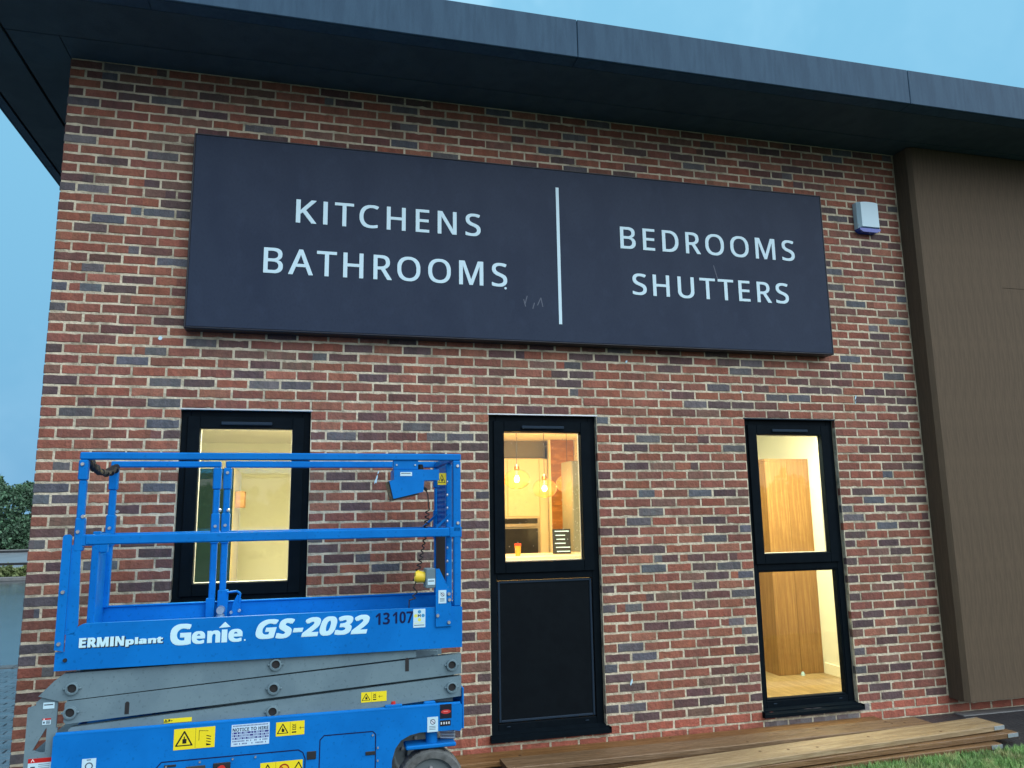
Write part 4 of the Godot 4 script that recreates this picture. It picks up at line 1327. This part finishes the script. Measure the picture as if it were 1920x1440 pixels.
# ------------------------------------------------------------------ ground and planting
func build_ground():
	var g := MB.new()
	g.box(Vector3(-180, -0.6, -260), Vector3(180, -0.03, 60))
	struct("ground", g, M.field)
	var a := MB.new()
	a.box(Vector3(-60, -0.3, -21.0), Vector3(-2.05, -0.010, 12.0))
	a.box(Vector3(-2.049, -0.3, -21.0), Vector3(-0.01, -0.010, -5.405))
	struct("yard_asphalt", a, M.asphalt)
	var r := MB.new()
	r.box(Vector3(-60, -0.3, -46.0), Vector3(20, -0.012, -24.6))
	struct("road", r, M.road)
	# apron of dark wet paving along the wall
	var s := MB.new()
	s.box(Vector3(0.0, -0.3, 0.001), Vector3(16.0, -0.002, 0.98))
	s.box(Vector3(-2.049, -0.3, 0.25), Vector3(3.1, -0.006, 12.0))
	struct("apron_paving", s, M.apron)
	var d := MB.new()
	d.box(Vector3(7.28, -0.2, 0.003), Vector3(16.0, 0.004, 0.12), 0.004)
	struct("drain_strip", d, M.kerb)
	var l := MB.new()
	l.box(Vector3(3.1, -0.3, 0.981), Vector3(16.0, -0.012, 12.0))
	struct("lawn_soil", l, M.soil)
	# kerb stones at the far side of the yard
	var kr := MB.new()
	kr.box(Vector3(-60, -0.3, -21.16), Vector3(-5.9, -0.02, -21.001))
	var kerb := struct("kerb", kr, M.kerb)
	for i in 30:
		var x := -33.0 + i * 0.914
		boxp("kerb_stone", Vector3(x, -0.02, -21.15), Vector3(x + 0.905, 0.11, -21.01), M.kerb, kerb, 0.02)
	# block paving beside the building
	var bed := MB.new()
	bed.box(Vector3(-2.048, -0.3, -5.2), Vector3(-0.002, -0.03, 0.249))
	var pav := struct("block_paving", bed, M.soil)
	var blocks := []
	for i in 54:
		for k in 11:
			var z := 0.24 - i * 0.1
			var x := -2.04 + k * 0.2 - (0.1 if i % 2 == 0 else 0.0)
			var x0 := maxf(x, -2.04)
			var x1 := minf(x + 0.194, -0.006)
			if x1 - x0 > 0.04:
				blocks.append([x0, x1, z - 0.095, z])
	blocks.sort_custom(func(p, q): return absf(p[0] + 0.9 + (p[2] + 2.6) * -0.4) + absf(p[2] + 2.6) * 0.5 < absf(q[0] + 0.9 + (q[2] + 2.6) * -0.4) + absf(q[2] + 2.6) * 0.5)
	var rest := MB.new()
	for i in blocks.size():
		var q: Array = blocks[i]
		var one := MB.new() if i < 300 else rest
		var f := rng.randf_range(0.8, 1.2)
		one.col = Color(0.23 * f, 0.34 * f, 0.42 * f)
		var dy := rng.randf_range(-0.002, 0.002)
		one.box(Vector3(q[0], -0.029, q[2]), Vector3(q[1], -0.004 + dy, q[3]), 0.006)
		if i < 300:
			obj("paving_block", one, M.paver, pav)
	var ro := obj("paving_blocks", rest, M.paver, pav)
	ro.set_meta("kind", "stuff")
	# the pale edging course where the blocks meet the asphalt
	for i in 11:
		boxp("edging_block", Vector3(-2.045 + i * 0.186, -0.03, -5.40), Vector3(-1.865 + i * 0.186, 0.002, -5.201), M.kerb, pav, 0.006)
	# verge beyond the kerb
	var v := MB.new()
	v.box(Vector3(-60, -0.3, -24.599), Vector3(-5.9, 0.03, -21.17))
	struct("verge", v, M.field)
	var w := MB.new()
	w.box(Vector3(-80, -0.3, -120), Vector3(40, 0.05, -46.01))
	struct("bank", w, M.field)
	# lawn
	var blade := MB.new()
	for i in 9:
		var t := rng.randf() * TAU
		var p := Vector3(cos(t), 0, sin(t)) * rng.randf_range(0.0, 0.018)
		var lean := Vector3(rng.randf_range(-1, 1), 0, rng.randf_range(-1, 1)) * 0.022
		var sd := Vector3(cos(t * 3.0), 0, sin(t * 3.0)) * 0.0022
		var h := rng.randf_range(0.03, 0.06)
		var mid := p + lean * 0.4 + Vector3(0, h * 0.6, 0)
		var tip := p + lean + Vector3(0, h, 0)
		blade.quad(p - sd, p + sd, mid + sd * 0.8, mid - sd * 0.8)
		blade.tri(mid - sd * 0.8, mid + sd * 0.8, tip)
	var mm := MultiMesh.new()
	mm.transform_format = MultiMesh.TRANSFORM_3D
	mm.use_colors = true
	mm.mesh = blade.mesh()
	var patch := noise(31, 2.2, 3)
	var count := 26000
	mm.instance_count = count
	for i in count:
		var x := rng.randf_range(3.12, 9.5)
		var z := 0.985 + pow(rng.randf(), 1.35) * 3.0
		var bs := Basis(Vector3.UP, rng.randf() * TAU).scaled(Vector3.ONE * rng.randf_range(0.6, 1.25))
		mm.set_instance_transform(i, Transform3D(bs, Vector3(x, -0.014, z)))
		var f := rng.randf_range(0.7, 1.3) * (1.0 + patch.get_noise_2d(x, z) * 0.5)
		var dry := clampf(patch.get_noise_2d(x * 2.0 + 40.0, z * 2.0) * 1.4, 0.0, 0.7)
		mm.set_instance_color(i, Color(lerpf(0.20, 0.42, dry) * f, lerpf(0.36, 0.40, dry) * f, lerpf(0.12, 0.20, dry) * f))
	var lawn := MultiMeshInstance3D.new()
	lawn.name = "lawn_grass"
	lawn.multimesh = mm
	lawn.material_override = M.blade
	add_child(lawn)
	lawn.set_meta("kind", "stuff")
	tag(lawn, "short green grass in front of the scaffold boards", "grass")

func leaf_cluster() -> ArrayMesh:
	var b := MB.new()
	for i in 5:
		var d := Vector3(rng.randf_range(-1, 1), rng.randf_range(-0.6, 1), rng.randf_range(-1, 1)).normalized()
		var s := d.cross(Vector3(rng.randf_range(-1, 1), 0.3, rng.randf_range(-1, 1))).normalized() * 0.22
		var p := d * 0.12
		b.quad(p, p + d * 0.3 + s, p + d * 0.75, p + d * 0.3 - s)
	return b.mesh()

func crown(called: String, parent: Node, cluster: Mesh, lobes: Array, count: int, size: float, lin: Color):
	var src: Array = cluster.surface_get_arrays(0)
	var sv: PackedVector3Array = src[Mesh.ARRAY_VERTEX]
	var sn: PackedVector3Array = src[Mesh.ARRAY_NORMAL]
	var mb := MB.new()
	var nz := noise(rng.randi() % 9999, 0.6, 3)
	for i in count:
		var l: Array = lobes[rng.randi() % lobes.size()]
		var d := Vector3(rng.randf_range(-1, 1), rng.randf_range(-1, 1), rng.randf_range(-1, 1))
		while d.length() > 1.0:
			d = Vector3(rng.randf_range(-1, 1), rng.randf_range(-1, 1), rng.randf_range(-1, 1))
		d = d.normalized() * pow(d.length(), 0.62)
		var c: Vector3 = l[0]
		var r: Vector3 = l[1]
		var p := c + d * r
		p += Vector3.ONE * nz.get_noise_3d(p.x, p.y, p.z) * 0.35 * r.x
		var bs := Basis.from_euler(Vector3(rng.randf() * TAU, rng.randf() * TAU, rng.randf() * TAU))
		var k := size * rng.randf_range(0.6, 1.4)
		var f := rng.randf_range(0.5, 1.5)
		var col := Color(lin.r * f, lin.g * f * rng.randf_range(0.9, 1.1), lin.b * f)
		for q in sv.size():
			mb.v.append(p + bs * (sv[q] * k))
			mb.n.append(bs * sn[q])
			mb.c.append(col)
	obj(called, mb, M.leaf, parent)

func build_planting():
	var cluster := leaf_cluster()
	var spots := [[-15.6, -47.0, 4.1, "dark green leafy tree in the hedge line at the left edge of the view"], [-12.6, -48.5, 3.8, "green tree of the hedge line half hidden behind the brick corner"], [-18.8, -48.0, 4.9, "taller tree of the hedge line just outside the left edge"],
		[-22.0, -47.5, 4.6, "broad tree of the hedge line left of the taller one"], [-9.4, -48.0, 4.2, "tree of the hedge line hidden behind the brick corner"], [-25.4, -48.6, 5.0, "second tree from the far left end of the hedge line"], [-28.8, -47.2, 4.4, "tree at the far left end of the hedge line"]]
	for i in spots.size():
		var s: Array = spots[i]
		var at := Vector3(s[0], 0.05, s[1])
		var o := thing("hedge_tree", s[3], "tree", at, 0.0, "trees beyond the road")
		var t := MB.new()
		t.cyl(Vector3(0, -0.1, 0), Vector3(0.1, 1.4, 0), 0.16, 0.10, 10)
		for k in 5:
			var an := k * 1.3
			t.cyl(Vector3(0.08, 1.1, 0), Vector3(cos(an) * 0.9, 2.2 + 0.2 * k, sin(an) * 0.9), 0.07, 0.02, 6)
		obj("trunk", t, M.bark, o)
		var lobes := []
		var hgt: float = s[2]
		for k in 9:
			var an := TAU * k / 9.0 + rng.randf()
			var y := lerpf(0.5, hgt - 0.7, rng.randf())
			var rr := 1.25 * (1.0 - 0.35 * y / hgt)
			lobes.append([Vector3(cos(an) * rr * 0.85, y, sin(an) * rr * 0.6), Vector3(0.95, 0.8, 0.9) * rng.randf_range(0.8, 1.15)])
		for k in 5:
			lobes.append([Vector3(rng.randf_range(-1.5, 1.5), hgt - rng.randf_range(0.35, 1.0), rng.randf_range(-0.6, 0.6)), Vector3(0.5, 0.45, 0.5) * rng.randf_range(0.6, 1.2)])
		lobes.append([Vector3(0, hgt * 0.5, 0), Vector3(1.5, hgt * 0.42, 1.1)])
		lobes.append([Vector3(0, 0.6, 0.4), Vector3(1.7, 0.6, 0.9)])
		crown("crown", o, cluster, lobes, 9500 if i < 2 else 5500, 0.21 if i < 2 else 0.28, [Color(0.085, 0.17, 0.10), Color(0.075, 0.155, 0.10), Color(0.095, 0.19, 0.10)][i % 3])
	# the belt of trees across the yard that the window panes mirror
	var belt := Node3D.new()
	belt.name = "tree_belt"
	add_child(belt)
	belt.position = Vector3(12, 0, 31)
	belt.set_meta("kind", "stuff")
	tag(belt, "belt of dark trees mirrored in the window panes", "trees")
	var bl := []
	for k in 40:
		var h := rng.randf_range(2.2, 3.4)
		bl.append([Vector3(-29.0 + k * 1.5, h * 0.5, rng.randf_range(-0.8, 0.8)), Vector3(1.5, h * 0.58, 1.0)])
	crown("crown", belt, cluster, bl, 9000, 0.62, Color(0.055, 0.10, 0.035))
	# low plants on the verge by the kerb
	for i in 3:
		var x: float = [-7.35, -6.75, -8.3, -9.6, -6.2][i]
		var o := thing("verge_plant", ["low pale green plant on the verge by the kerb at the left edge", "low pale green plant on the verge beside the brick corner", "low plant on the verge left of the view", "furthest left low plant on the verge", "low plant on the verge hidden by the brick corner"][i], "plant", Vector3(x, 0.03, -21.5), 0.0, "plants on the verge")
		var stem := MB.new()
		for k in 6:
			var an := k * 1.05
			stem.cyl(Vector3(0, -0.03, 0), Vector3(cos(an) * 0.22, 0.22, sin(an) * 0.15), 0.012, 0.004, 5)
		obj("stem", stem, M.bark, o)
		crown("foliage", o, cluster, [[Vector3(0, 0.16, 0), Vector3(0.42, 0.16, 0.3)], [Vector3(0.15, 0.22, 0), Vector3(0.25, 0.16, 0.2)]], 240, 0.16, Color(0.19, 0.25, 0.10))
	# black knee rail
	var kr := thing("knee_rail", "black horizontal barrier rail crossing the yard at the left edge", "barrier", Vector3(-9.0, 0.0, -20.2))
	boxp("rail", Vector3(-6.0, 0.50, -0.04), Vector3(3.0, 0.57, 0.04), M.black, kr, 0.01)
	for x in [-5.5, -2.7, 0.1, 2.9]:
		boxp("post", Vector3(x - 0.04, -0.05, -0.035), Vector3(x + 0.04, 0.499, 0.035), M.black, kr, 0.008)
	# dark boundary wall at the foot of the trees
	var bw := thing("boundary_wall", "low dark boundary wall in front of the hedge trees", "wall", Vector3(-14, 0.0, -45.3))
	boxp("wall_body", Vector3(-14, 0.0, -0.1), Vector3(14, 0.10, 0.1), M.dark, bw, 0.01)
	boxp("coping", Vector3(-14.05, 0.101, -0.16), Vector3(14.05, 0.16, 0.16), M.kerb, bw, 0.02)


# ------------------------------------------------------------------ inside the showroom
func build_inside():
	var fl := 0.10
	var ce := 2.74
	var zb := -4.8
	var f := MB.new()
	f.box(Vector3(0.12, fl - 0.12, zb), Vector3(7.2, fl, -0.112))
	struct("showroom_floor", f, M.oak_floor)
	var c := MB.new()
	c.box(Vector3(0.12, ce, zb), Vector3(7.2, ce + 0.15, -0.112))
	struct("showroom_ceiling", c, M.ceiling)
	for w in [["inner_wall_back", Vector3(0.12, fl, zb - 0.1), Vector3(7.2, ce, zb)], ["inner_wall_left", Vector3(0.12, fl, zb + 0.001), Vector3(0.25, ce, -0.113)],
			["inner_wall_right", Vector3(7.0, fl, zb + 0.001), Vector3(7.13, ce, -0.113)], ["inner_partition_left", Vector3(2.5, fl, zb + 0.001), Vector3(2.6, ce, -0.113)], ["inner_partition_right", Vector3(5.25, fl, zb + 0.001), Vector3(5.35, ce, -0.113)]]:
		var m := MB.new()
		m.box(w[1], w[2])
		struct(w[0], m, M.cream)
	var lin := MB.new()
	for q in opening_spans(2.0, 2.2):
		pass
	# plaster lining behind the brick, round the openings
	var xs := [0.25]
	for q in [[4, 8], [14, 18], [24, 28]]:
		xs.append(q[0] * PX); xs.append(q[1] * PX - 0.01)
	xs.append(7.0)
	for i in range(0, xs.size(), 2):
		lin.box(Vector3(xs[i], fl, -0.16), Vector3(xs[i + 1], ce, -0.113))
	for q in [[4, 8, 1.2], [14, 18, 0.15], [24, 28, 0.15]]:
		lin.box(Vector3(q[0] * PX, BASE, -0.16), Vector3(q[1] * PX - 0.01, ce, -0.113))
		if q[2] > 0.5:
			lin.box(Vector3(q[0] * PX, fl, -0.16), Vector3(q[1] * PX - 0.01, q[2], -0.113))
	struct("inner_wall_front", lin, M.cream)
	# skirting along the right wall
	var sk := MB.new()
	sk.box(Vector3(6.982, fl, -1.32), Vector3(6.999, fl + 0.11, -0.165), 0.004)
	struct("skirting", sk, M.door)
	# ceiling panels of light, one row by the windows
	for q in [[1.35, -0.75, 1.5, "bright ceiling panel lamp over the left room"], [3.7, -0.95, 0.62, "bright ceiling panel lamp over the kitchen display"], [6.05, -0.50, 0.72, "bright ceiling panel lamp over the wardrobe room"]]:
		var o := thing("ceiling_lamp", q[3], "lamp", Vector3(q[0], ce, q[1]), 0.0, "panel lamps in the showroom ceiling")
		boxp("frame", Vector3(-0.32, -0.03, -0.32), Vector3(0.32, -0.001, 0.32), M.white, o, 0.004)
		boxp("diffuser", Vector3(-0.29, -0.036, -0.29), Vector3(0.29, -0.0305, 0.29), M.panel_light, o, 0.0)
		var al := AreaLight3D.new()
		al.name = "panel_light"
		al.area_size = Vector2(0.58, 0.58)
		al.light_color = Color(1.0, 0.98, 0.82)
		al.light_energy = LAMP * q[2]
		al.shadow_enabled = true
		al.area_range = 12.0
		o.add_child(al)
		al.position = Vector3(0, -0.042, 0)
		al.rotation_degrees = Vector3(-90, 0, 0)
	# --- wardrobe room behind the right window
	var wr := thing("wardrobe", "tall oak wardrobe panel standing inside the right window", "wardrobe", Vector3(6.66, fl, -1.5))
	var wo := Vector3(6.66, fl, -1.5)
	boxp("side_panel", Vector3(6.47, fl + 0.002, -1.62), Vector3(6.50, 2.27, -1.353), M.oak, wr, 0.002, wo)
	boxp("door_panel", Vector3(6.501, fl + 0.002, -1.39), Vector3(6.730, 2.272, -1.355), M.oak, wr, 0.002, wo)
	boxp("door_panel", Vector3(6.733, fl + 0.002, -1.39), Vector3(6.995, 2.272, -1.355), M.oak, wr, 0.002, wo)
	boxp("top_panel", Vector3(6.47, 2.2725, -1.62), Vector3(6.995, 2.30, -1.353), M.oak, wr, 0.002, wo)
	var dsk := thing("door_stop", "small pale door stop on the floor before the wardrobe", "door stop", Vector3(6.72, fl, -1.32))
	var ds := MB.new()
	ds.cyl(Vector3(0, 0.0, 0), Vector3(0, 0.022, 0), 0.022, 0.018, 12)
	ds.cyl(Vector3(0, 0.0225, 0), Vector3(0, 0.034, 0), 0.014, 0.010, 12)
	obj("knob", ds, M.white, dsk)
	var gc := thing("grey_cupboard", "dark grey green cupboard behind the wardrobe in the right room", "cupboard", Vector3(6.75, fl, -2.6))
	boxp("carcass", Vector3(-0.10, 0.002, -0.3), Vector3(0.105, 0.96, 0.3), M.greycab, gc, 0.004)
	boxp("worktop", Vector3(-0.13, 0.961, -0.32), Vector3(0.105, 1.0, 0.32), M.countertop, gc, 0.004)
	# --- kitchen behind the middle window
	var bar := thing("bar_counter", "wooden bar counter inside the middle window", "counter", Vector3(3.9, fl, -1.9))
	boxp("front_panel", Vector3(-1.2, 0.002, 0.25), Vector3(1.3, 1.19, 0.28), M.counter, bar, 0.003)
	boxp("worktop", Vector3(-1.25, 1.2, -0.35), Vector3(1.33, 1.245, 0.30), M.countertop, bar, 0.004)
	boxp("end_panel", Vector3(-1.2, 0.002, -0.33), Vector3(-1.17, 1.199, 0.249), M.counter, bar, 0.003)
	var ct := fl + 1.246
	var cb := thing("menu_board", "black menu board with white lines leaning on the bar counter", "board", Vector3(4.36, ct, -1.88), -0.15)
	cb.rotation.x = -0.06
	boxp("slate", Vector3(-0.095, 0.003, -0.006), Vector3(0.095, 0.255, 0.006), M.black, cb, 0.002)
	for i in 6:
		var wd: float = [0.15, 0.10, 0.09, 0.11, 0.15, 0.14][i]
		boxp("chalk_line", Vector3(-0.07 + 0.008 * (i % 3), 0.228 - i * 0.041, 0.0062), Vector3(-0.07 + 0.008 * (i % 3) + wd, 0.237 - i * 0.041, 0.0072), M.white, cb, 0.0)
	var cup := thing("cup", "orange cup with a red rim on the bar counter", "cup", Vector3(3.86, ct, -1.78))
	var cm := MB.new()
	cm.ring(Vector3.ZERO, Vector3.UP, [[0.0, 0.001], [0.026, 0.001], [0.032, 0.10], [0.030, 0.10], [0.026, 0.01]], 20)
	obj("body", cm, M.orange, cup)
	var cr := MB.new()
	cr.ring(Vector3.ZERO, Vector3.UP, [[0.0325, 0.10], [0.035, 0.12], [0.030, 0.122], [0.030, 0.1005]], 20)
	obj("rim", cr, M.red, cup)
	var tall := thing("grey_tall_unit", "grey tall unit rising behind the bar counter at the right of the middle window", "cupboard", Vector3(4.72, fl, -2.35))
	boxp("carcass", Vector3(-0.10, 0.002, -0.28), Vector3(0.3, 2.24, 0.08), M.greycab, tall, 0.004)
	boxp("door", Vector3(-0.095, 0.05, 0.081), Vector3(0.295, 2.235, 0.10), M.greycab, tall, 0.003)
	var kc := thing("kitchen_units", "cream tall kitchen units with a built in oven at the back of the middle room", "kitchen units", Vector3(4.0, fl, -4.4))
	boxp("carcass", Vector3(-1.35, 0.002, -0.35), Vector3(0.90, 2.40, 0.30), M.door, kc, 0.003)
	for q in [[-0.55, -0.02], [-0.015, 0.34], [0.345, 0.78]]:
		boxp("door", Vector3(q[0], 1.63, 0.301), Vector3(q[1], 2.39, 0.32), M.door, kc, 0.003)
		boxp("door", Vector3(q[0], 0.1, 0.301), Vector3(q[1], 1.10, 0.32), M.door, kc, 0.003)
	for x in [-0.06, 0.03]:
		boxp("handle", Vector3(x, 1.67, 0.3205), Vector3(x + 0.012, 1.85, 0.345), M.steel, kc, 0.003)
	boxp("cornice", Vector3(-1.35, 2.401, -0.35), Vector3(0.90, 2.639, 0.22), M.greycab, kc, 0.003)
	boxp("filler_panel", Vector3(0.785, 0.002, 0.301), Vector3(0.90, 2.39, 0.325), M.door, kc, 0.003)
	var ov := obj("oven", _box(Vector3(0.0, 1.12, 0.302), Vector3(0.775, 1.61, 0.318), 0.003), M.steel, kc)
	boxp("door_glass", Vector3(0.03, 1.15, 0.3185), Vector3(0.745, 1.47, 0.330), M.oven, ov, 0.003)
	boxp("control_strip", Vector3(0.03, 1.535, 0.3185), Vector3(0.745, 1.60, 0.326), M.oven, ov, 0.003)
	boxp("handle", Vector3(0.06, 1.49, 0.3185), Vector3(0.715, 1.515, 0.350), M.steel, ov, 0.004)
	var pw := thing("plywood_wall", "orange plywood partition at the right of the kitchen display", "partition", Vector3(5.05, fl, -4.0))
	for i in 3:
		boxp("sheet", Vector3(-0.135, 0.002 + i * 0.88, -0.03), Vector3(0.19, 0.878 + i * 0.88, 0.03), M.ply, pw, 0.003)
	boxp("edge_trim", Vector3(-0.16, 0.002, -0.035), Vector3(-0.1355, 2.638, 0.035), M.door, pw, 0.002)
	# pendant lamps of amber glass
	for q in [[3.92, 2.125, -2.0, "left amber glass pendant lamp, brightest, in the middle window"], [4.344, 2.04, -2.4, "middle amber glass pendant lamp hanging in the middle window"], [4.80, 2.115, -2.95, "right amber glass pendant lamp half hidden by the grey unit"], [3.72, 2.12, -2.25, "amber glass pendant lamp at the left jamb of the middle window"]]:
		var at := Vector3(q[0], q[1], q[2])
		var o := thing("pendant_lamp", q[3], "lamp", at, 0.0, "amber pendant lamps over the bar")
		var g := MB.new()
		var prof := []
		for i in 15:
			var t := lerpf(0.18, PI - 0.38, i / 14.0)
			prof.append([sin(t) * 0.138, cos(t) * 0.106])
		prof.push_front([0.022, 0.135])
		prof.reverse()
		g.ring(Vector3.ZERO, Vector3.UP, prof, 28)
		obj("glass_shade", g, M.amber, o)
		var bd := MB.new()
		bd.ring(Vector3(0, -0.099, 0), Vector3.UP, [[0.046, 0.0], [0.050, 0.003], [0.046, 0.006]], 24)
		bd.ring(Vector3(0, 0.09, 0), Vector3.UP, [[0.026, 0.0], [0.030, 0.02], [0.026, 0.045]], 20)
		obj("shade_rim", bd, M.copper, o)
		var b := MB.new()
		var bp := []
		for i in 9:
			var t := lerpf(0.05, PI - 0.3, i / 8.0)
			bp.append([sin(t) * 0.028, -cos(t) * 0.034 - 0.0])
		b.ring(Vector3.ZERO, Vector3.UP, bp, 16)
		obj("bulb", b, M.bulb, o)
		var h := MB.new()
		h.cyl(Vector3(0, 0.036, 0), Vector3(0, 0.16, 0), 0.018, 0.022, 14)
		obj("lamp_holder", h, M.steel, o)
		var w := MB.new()
		w.cyl(Vector3(0, 0.16, 0), Vector3(0, ce - q[1], 0), 0.003, 0.003, 6)
		obj("flex", w, M.dark, o)
		var ol := OmniLight3D.new()
		ol.name = "bulb_light"
		ol.light_color = Color(1.0, 0.72, 0.36)
		ol.light_energy = BULB
		ol.light_size = 0.03
		ol.omni_range = 8.0
		ol.omni_attenuation = 2.0
		ol.shadow_enabled = true
		o.add_child(ol)
	# --- left room
	var dc := thing("dark_cupboard", "dark green tall cupboard inside the left window", "cupboard", Vector3(0.66, fl, -2.75))
	boxp("carcass", Vector3(-0.405, 0.002, -0.40), Vector3(0.40, 2.17, 0.34), M.beige, dc, 0.003)
	boxp("door", Vector3(-0.402, 0.08, 0.341), Vector3(-0.004, 2.165, 0.362), M.darkcab, dc, 0.003)
	boxp("door", Vector3(0.0, 0.08, 0.341), Vector3(0.398, 2.165, 0.362), M.darkcab, dc, 0.003)
	var sh := thing("box_shelf", "small open wooden box shelf on the side of the dark cupboard", "shelf", Vector3(1.062, 1.87, -2.70))
	var so := Vector3(1.062, 1.87, -2.70)
	boxp("back", Vector3(1.0625, 1.872, -2.80), Vector3(1.070, 2.04, -2.60), M.ply, sh, 0.001, so)
	for q in [[1.872, 1.882], [2.03, 2.04]]:
		boxp("shelf_board", Vector3(1.0705, q[0], -2.80), Vector3(1.15, q[1], -2.60), M.ply, sh, 0.001, so)
	for z in [-2.80, -2.735, -2.67, -2.61]:
		boxp("divider", Vector3(1.0705, 1.8825, z), Vector3(1.15, 2.0295, z + 0.01), M.ply, sh, 0.001, so)

func _box(lo: Vector3, hi: Vector3, ch: float) -> MB:
	var mb := MB.new()
	mb.box(lo, hi, ch)
	return mb


const LAMP := 8.8
const BULB := 0.35

func _ready():
	rng.seed = 20320
	# camera
	var cam := Camera3D.new()
	cam.name = "camera"
	add_child(cam)
	cam.position = camera_at
	cam.rotation_order = EULER_ORDER_YXZ
	cam.rotation = Vector3(0.1674, -0.2544, -0.0157)
	cam.fov = rad_to_deg(2.0 * atan(720.0 / 1438.5))
	cam.near = 0.05
	cam.far = 600.0
	cam.current = true
	# sky
	var sky_mat := ProceduralSkyMaterial.new()
	sky_mat.sky_top_color = Color(0.405, 0.610, 0.715)
	sky_mat.sky_horizon_color = Color(0.340, 0.515, 0.640)
	sky_mat.sky_cover = cloud_cover()
	sky_mat.sky_cover_modulate = Color(0.31, 0.32, 0.31)
	sky_mat.sky_curve = 0.20
	sky_mat.ground_bottom_color = Color(0.16, 0.19, 0.2)
	sky_mat.ground_horizon_color = Color(0.30, 0.45, 0.58)
	sky_mat.sun_angle_max = 0.0
	var sky := Sky.new()
	sky.sky_material = sky_mat
	var env := Environment.new()
	env.background_mode = Environment.BG_SKY
	env.sky = sky
	env.background_energy_multiplier = 1.0
	env.tonemap_mode = Environment.TONE_MAPPER_LINEAR
	env.tonemap_exposure = 1.85
	env.sdfgi_enabled = true
	env.ssao_enabled = true
	env.ssil_enabled = true
	var we := WorldEnvironment.new()
	we.environment = env
	add_child(we)
	# the glow of an overcast dusk sky from behind the camera
	var sun := DirectionalLight3D.new()
	sun.name = "sun"
	sun.light_color = Color(0.94, 0.97, 1.0)
	sun.light_energy = 0.5
	sun.light_angular_distance = 70.0
	sun.shadow_enabled = true
	add_child(sun)
	sun.look_at_from_position(Vector3(5.0, 8.0, 7.6), Vector3(0, 0, 0))

	make_materials()
	build_ground()
	var building := thing("showroom_building", "red brick showroom with a dark overhanging roof and brown cladding at its right", "building")
	build_brick_wall(building)
	build_window(building, 4, 1.2, "")
	build_window(building, 14, 0.15, "panel")
	build_window(building, 24, 0.15, "glass")
	build_roof(building)
	build_cladding(building)
	build_inside()
	build_sign()
	build_bell_box()
	build_lift()
	build_boards()
	build_planting()
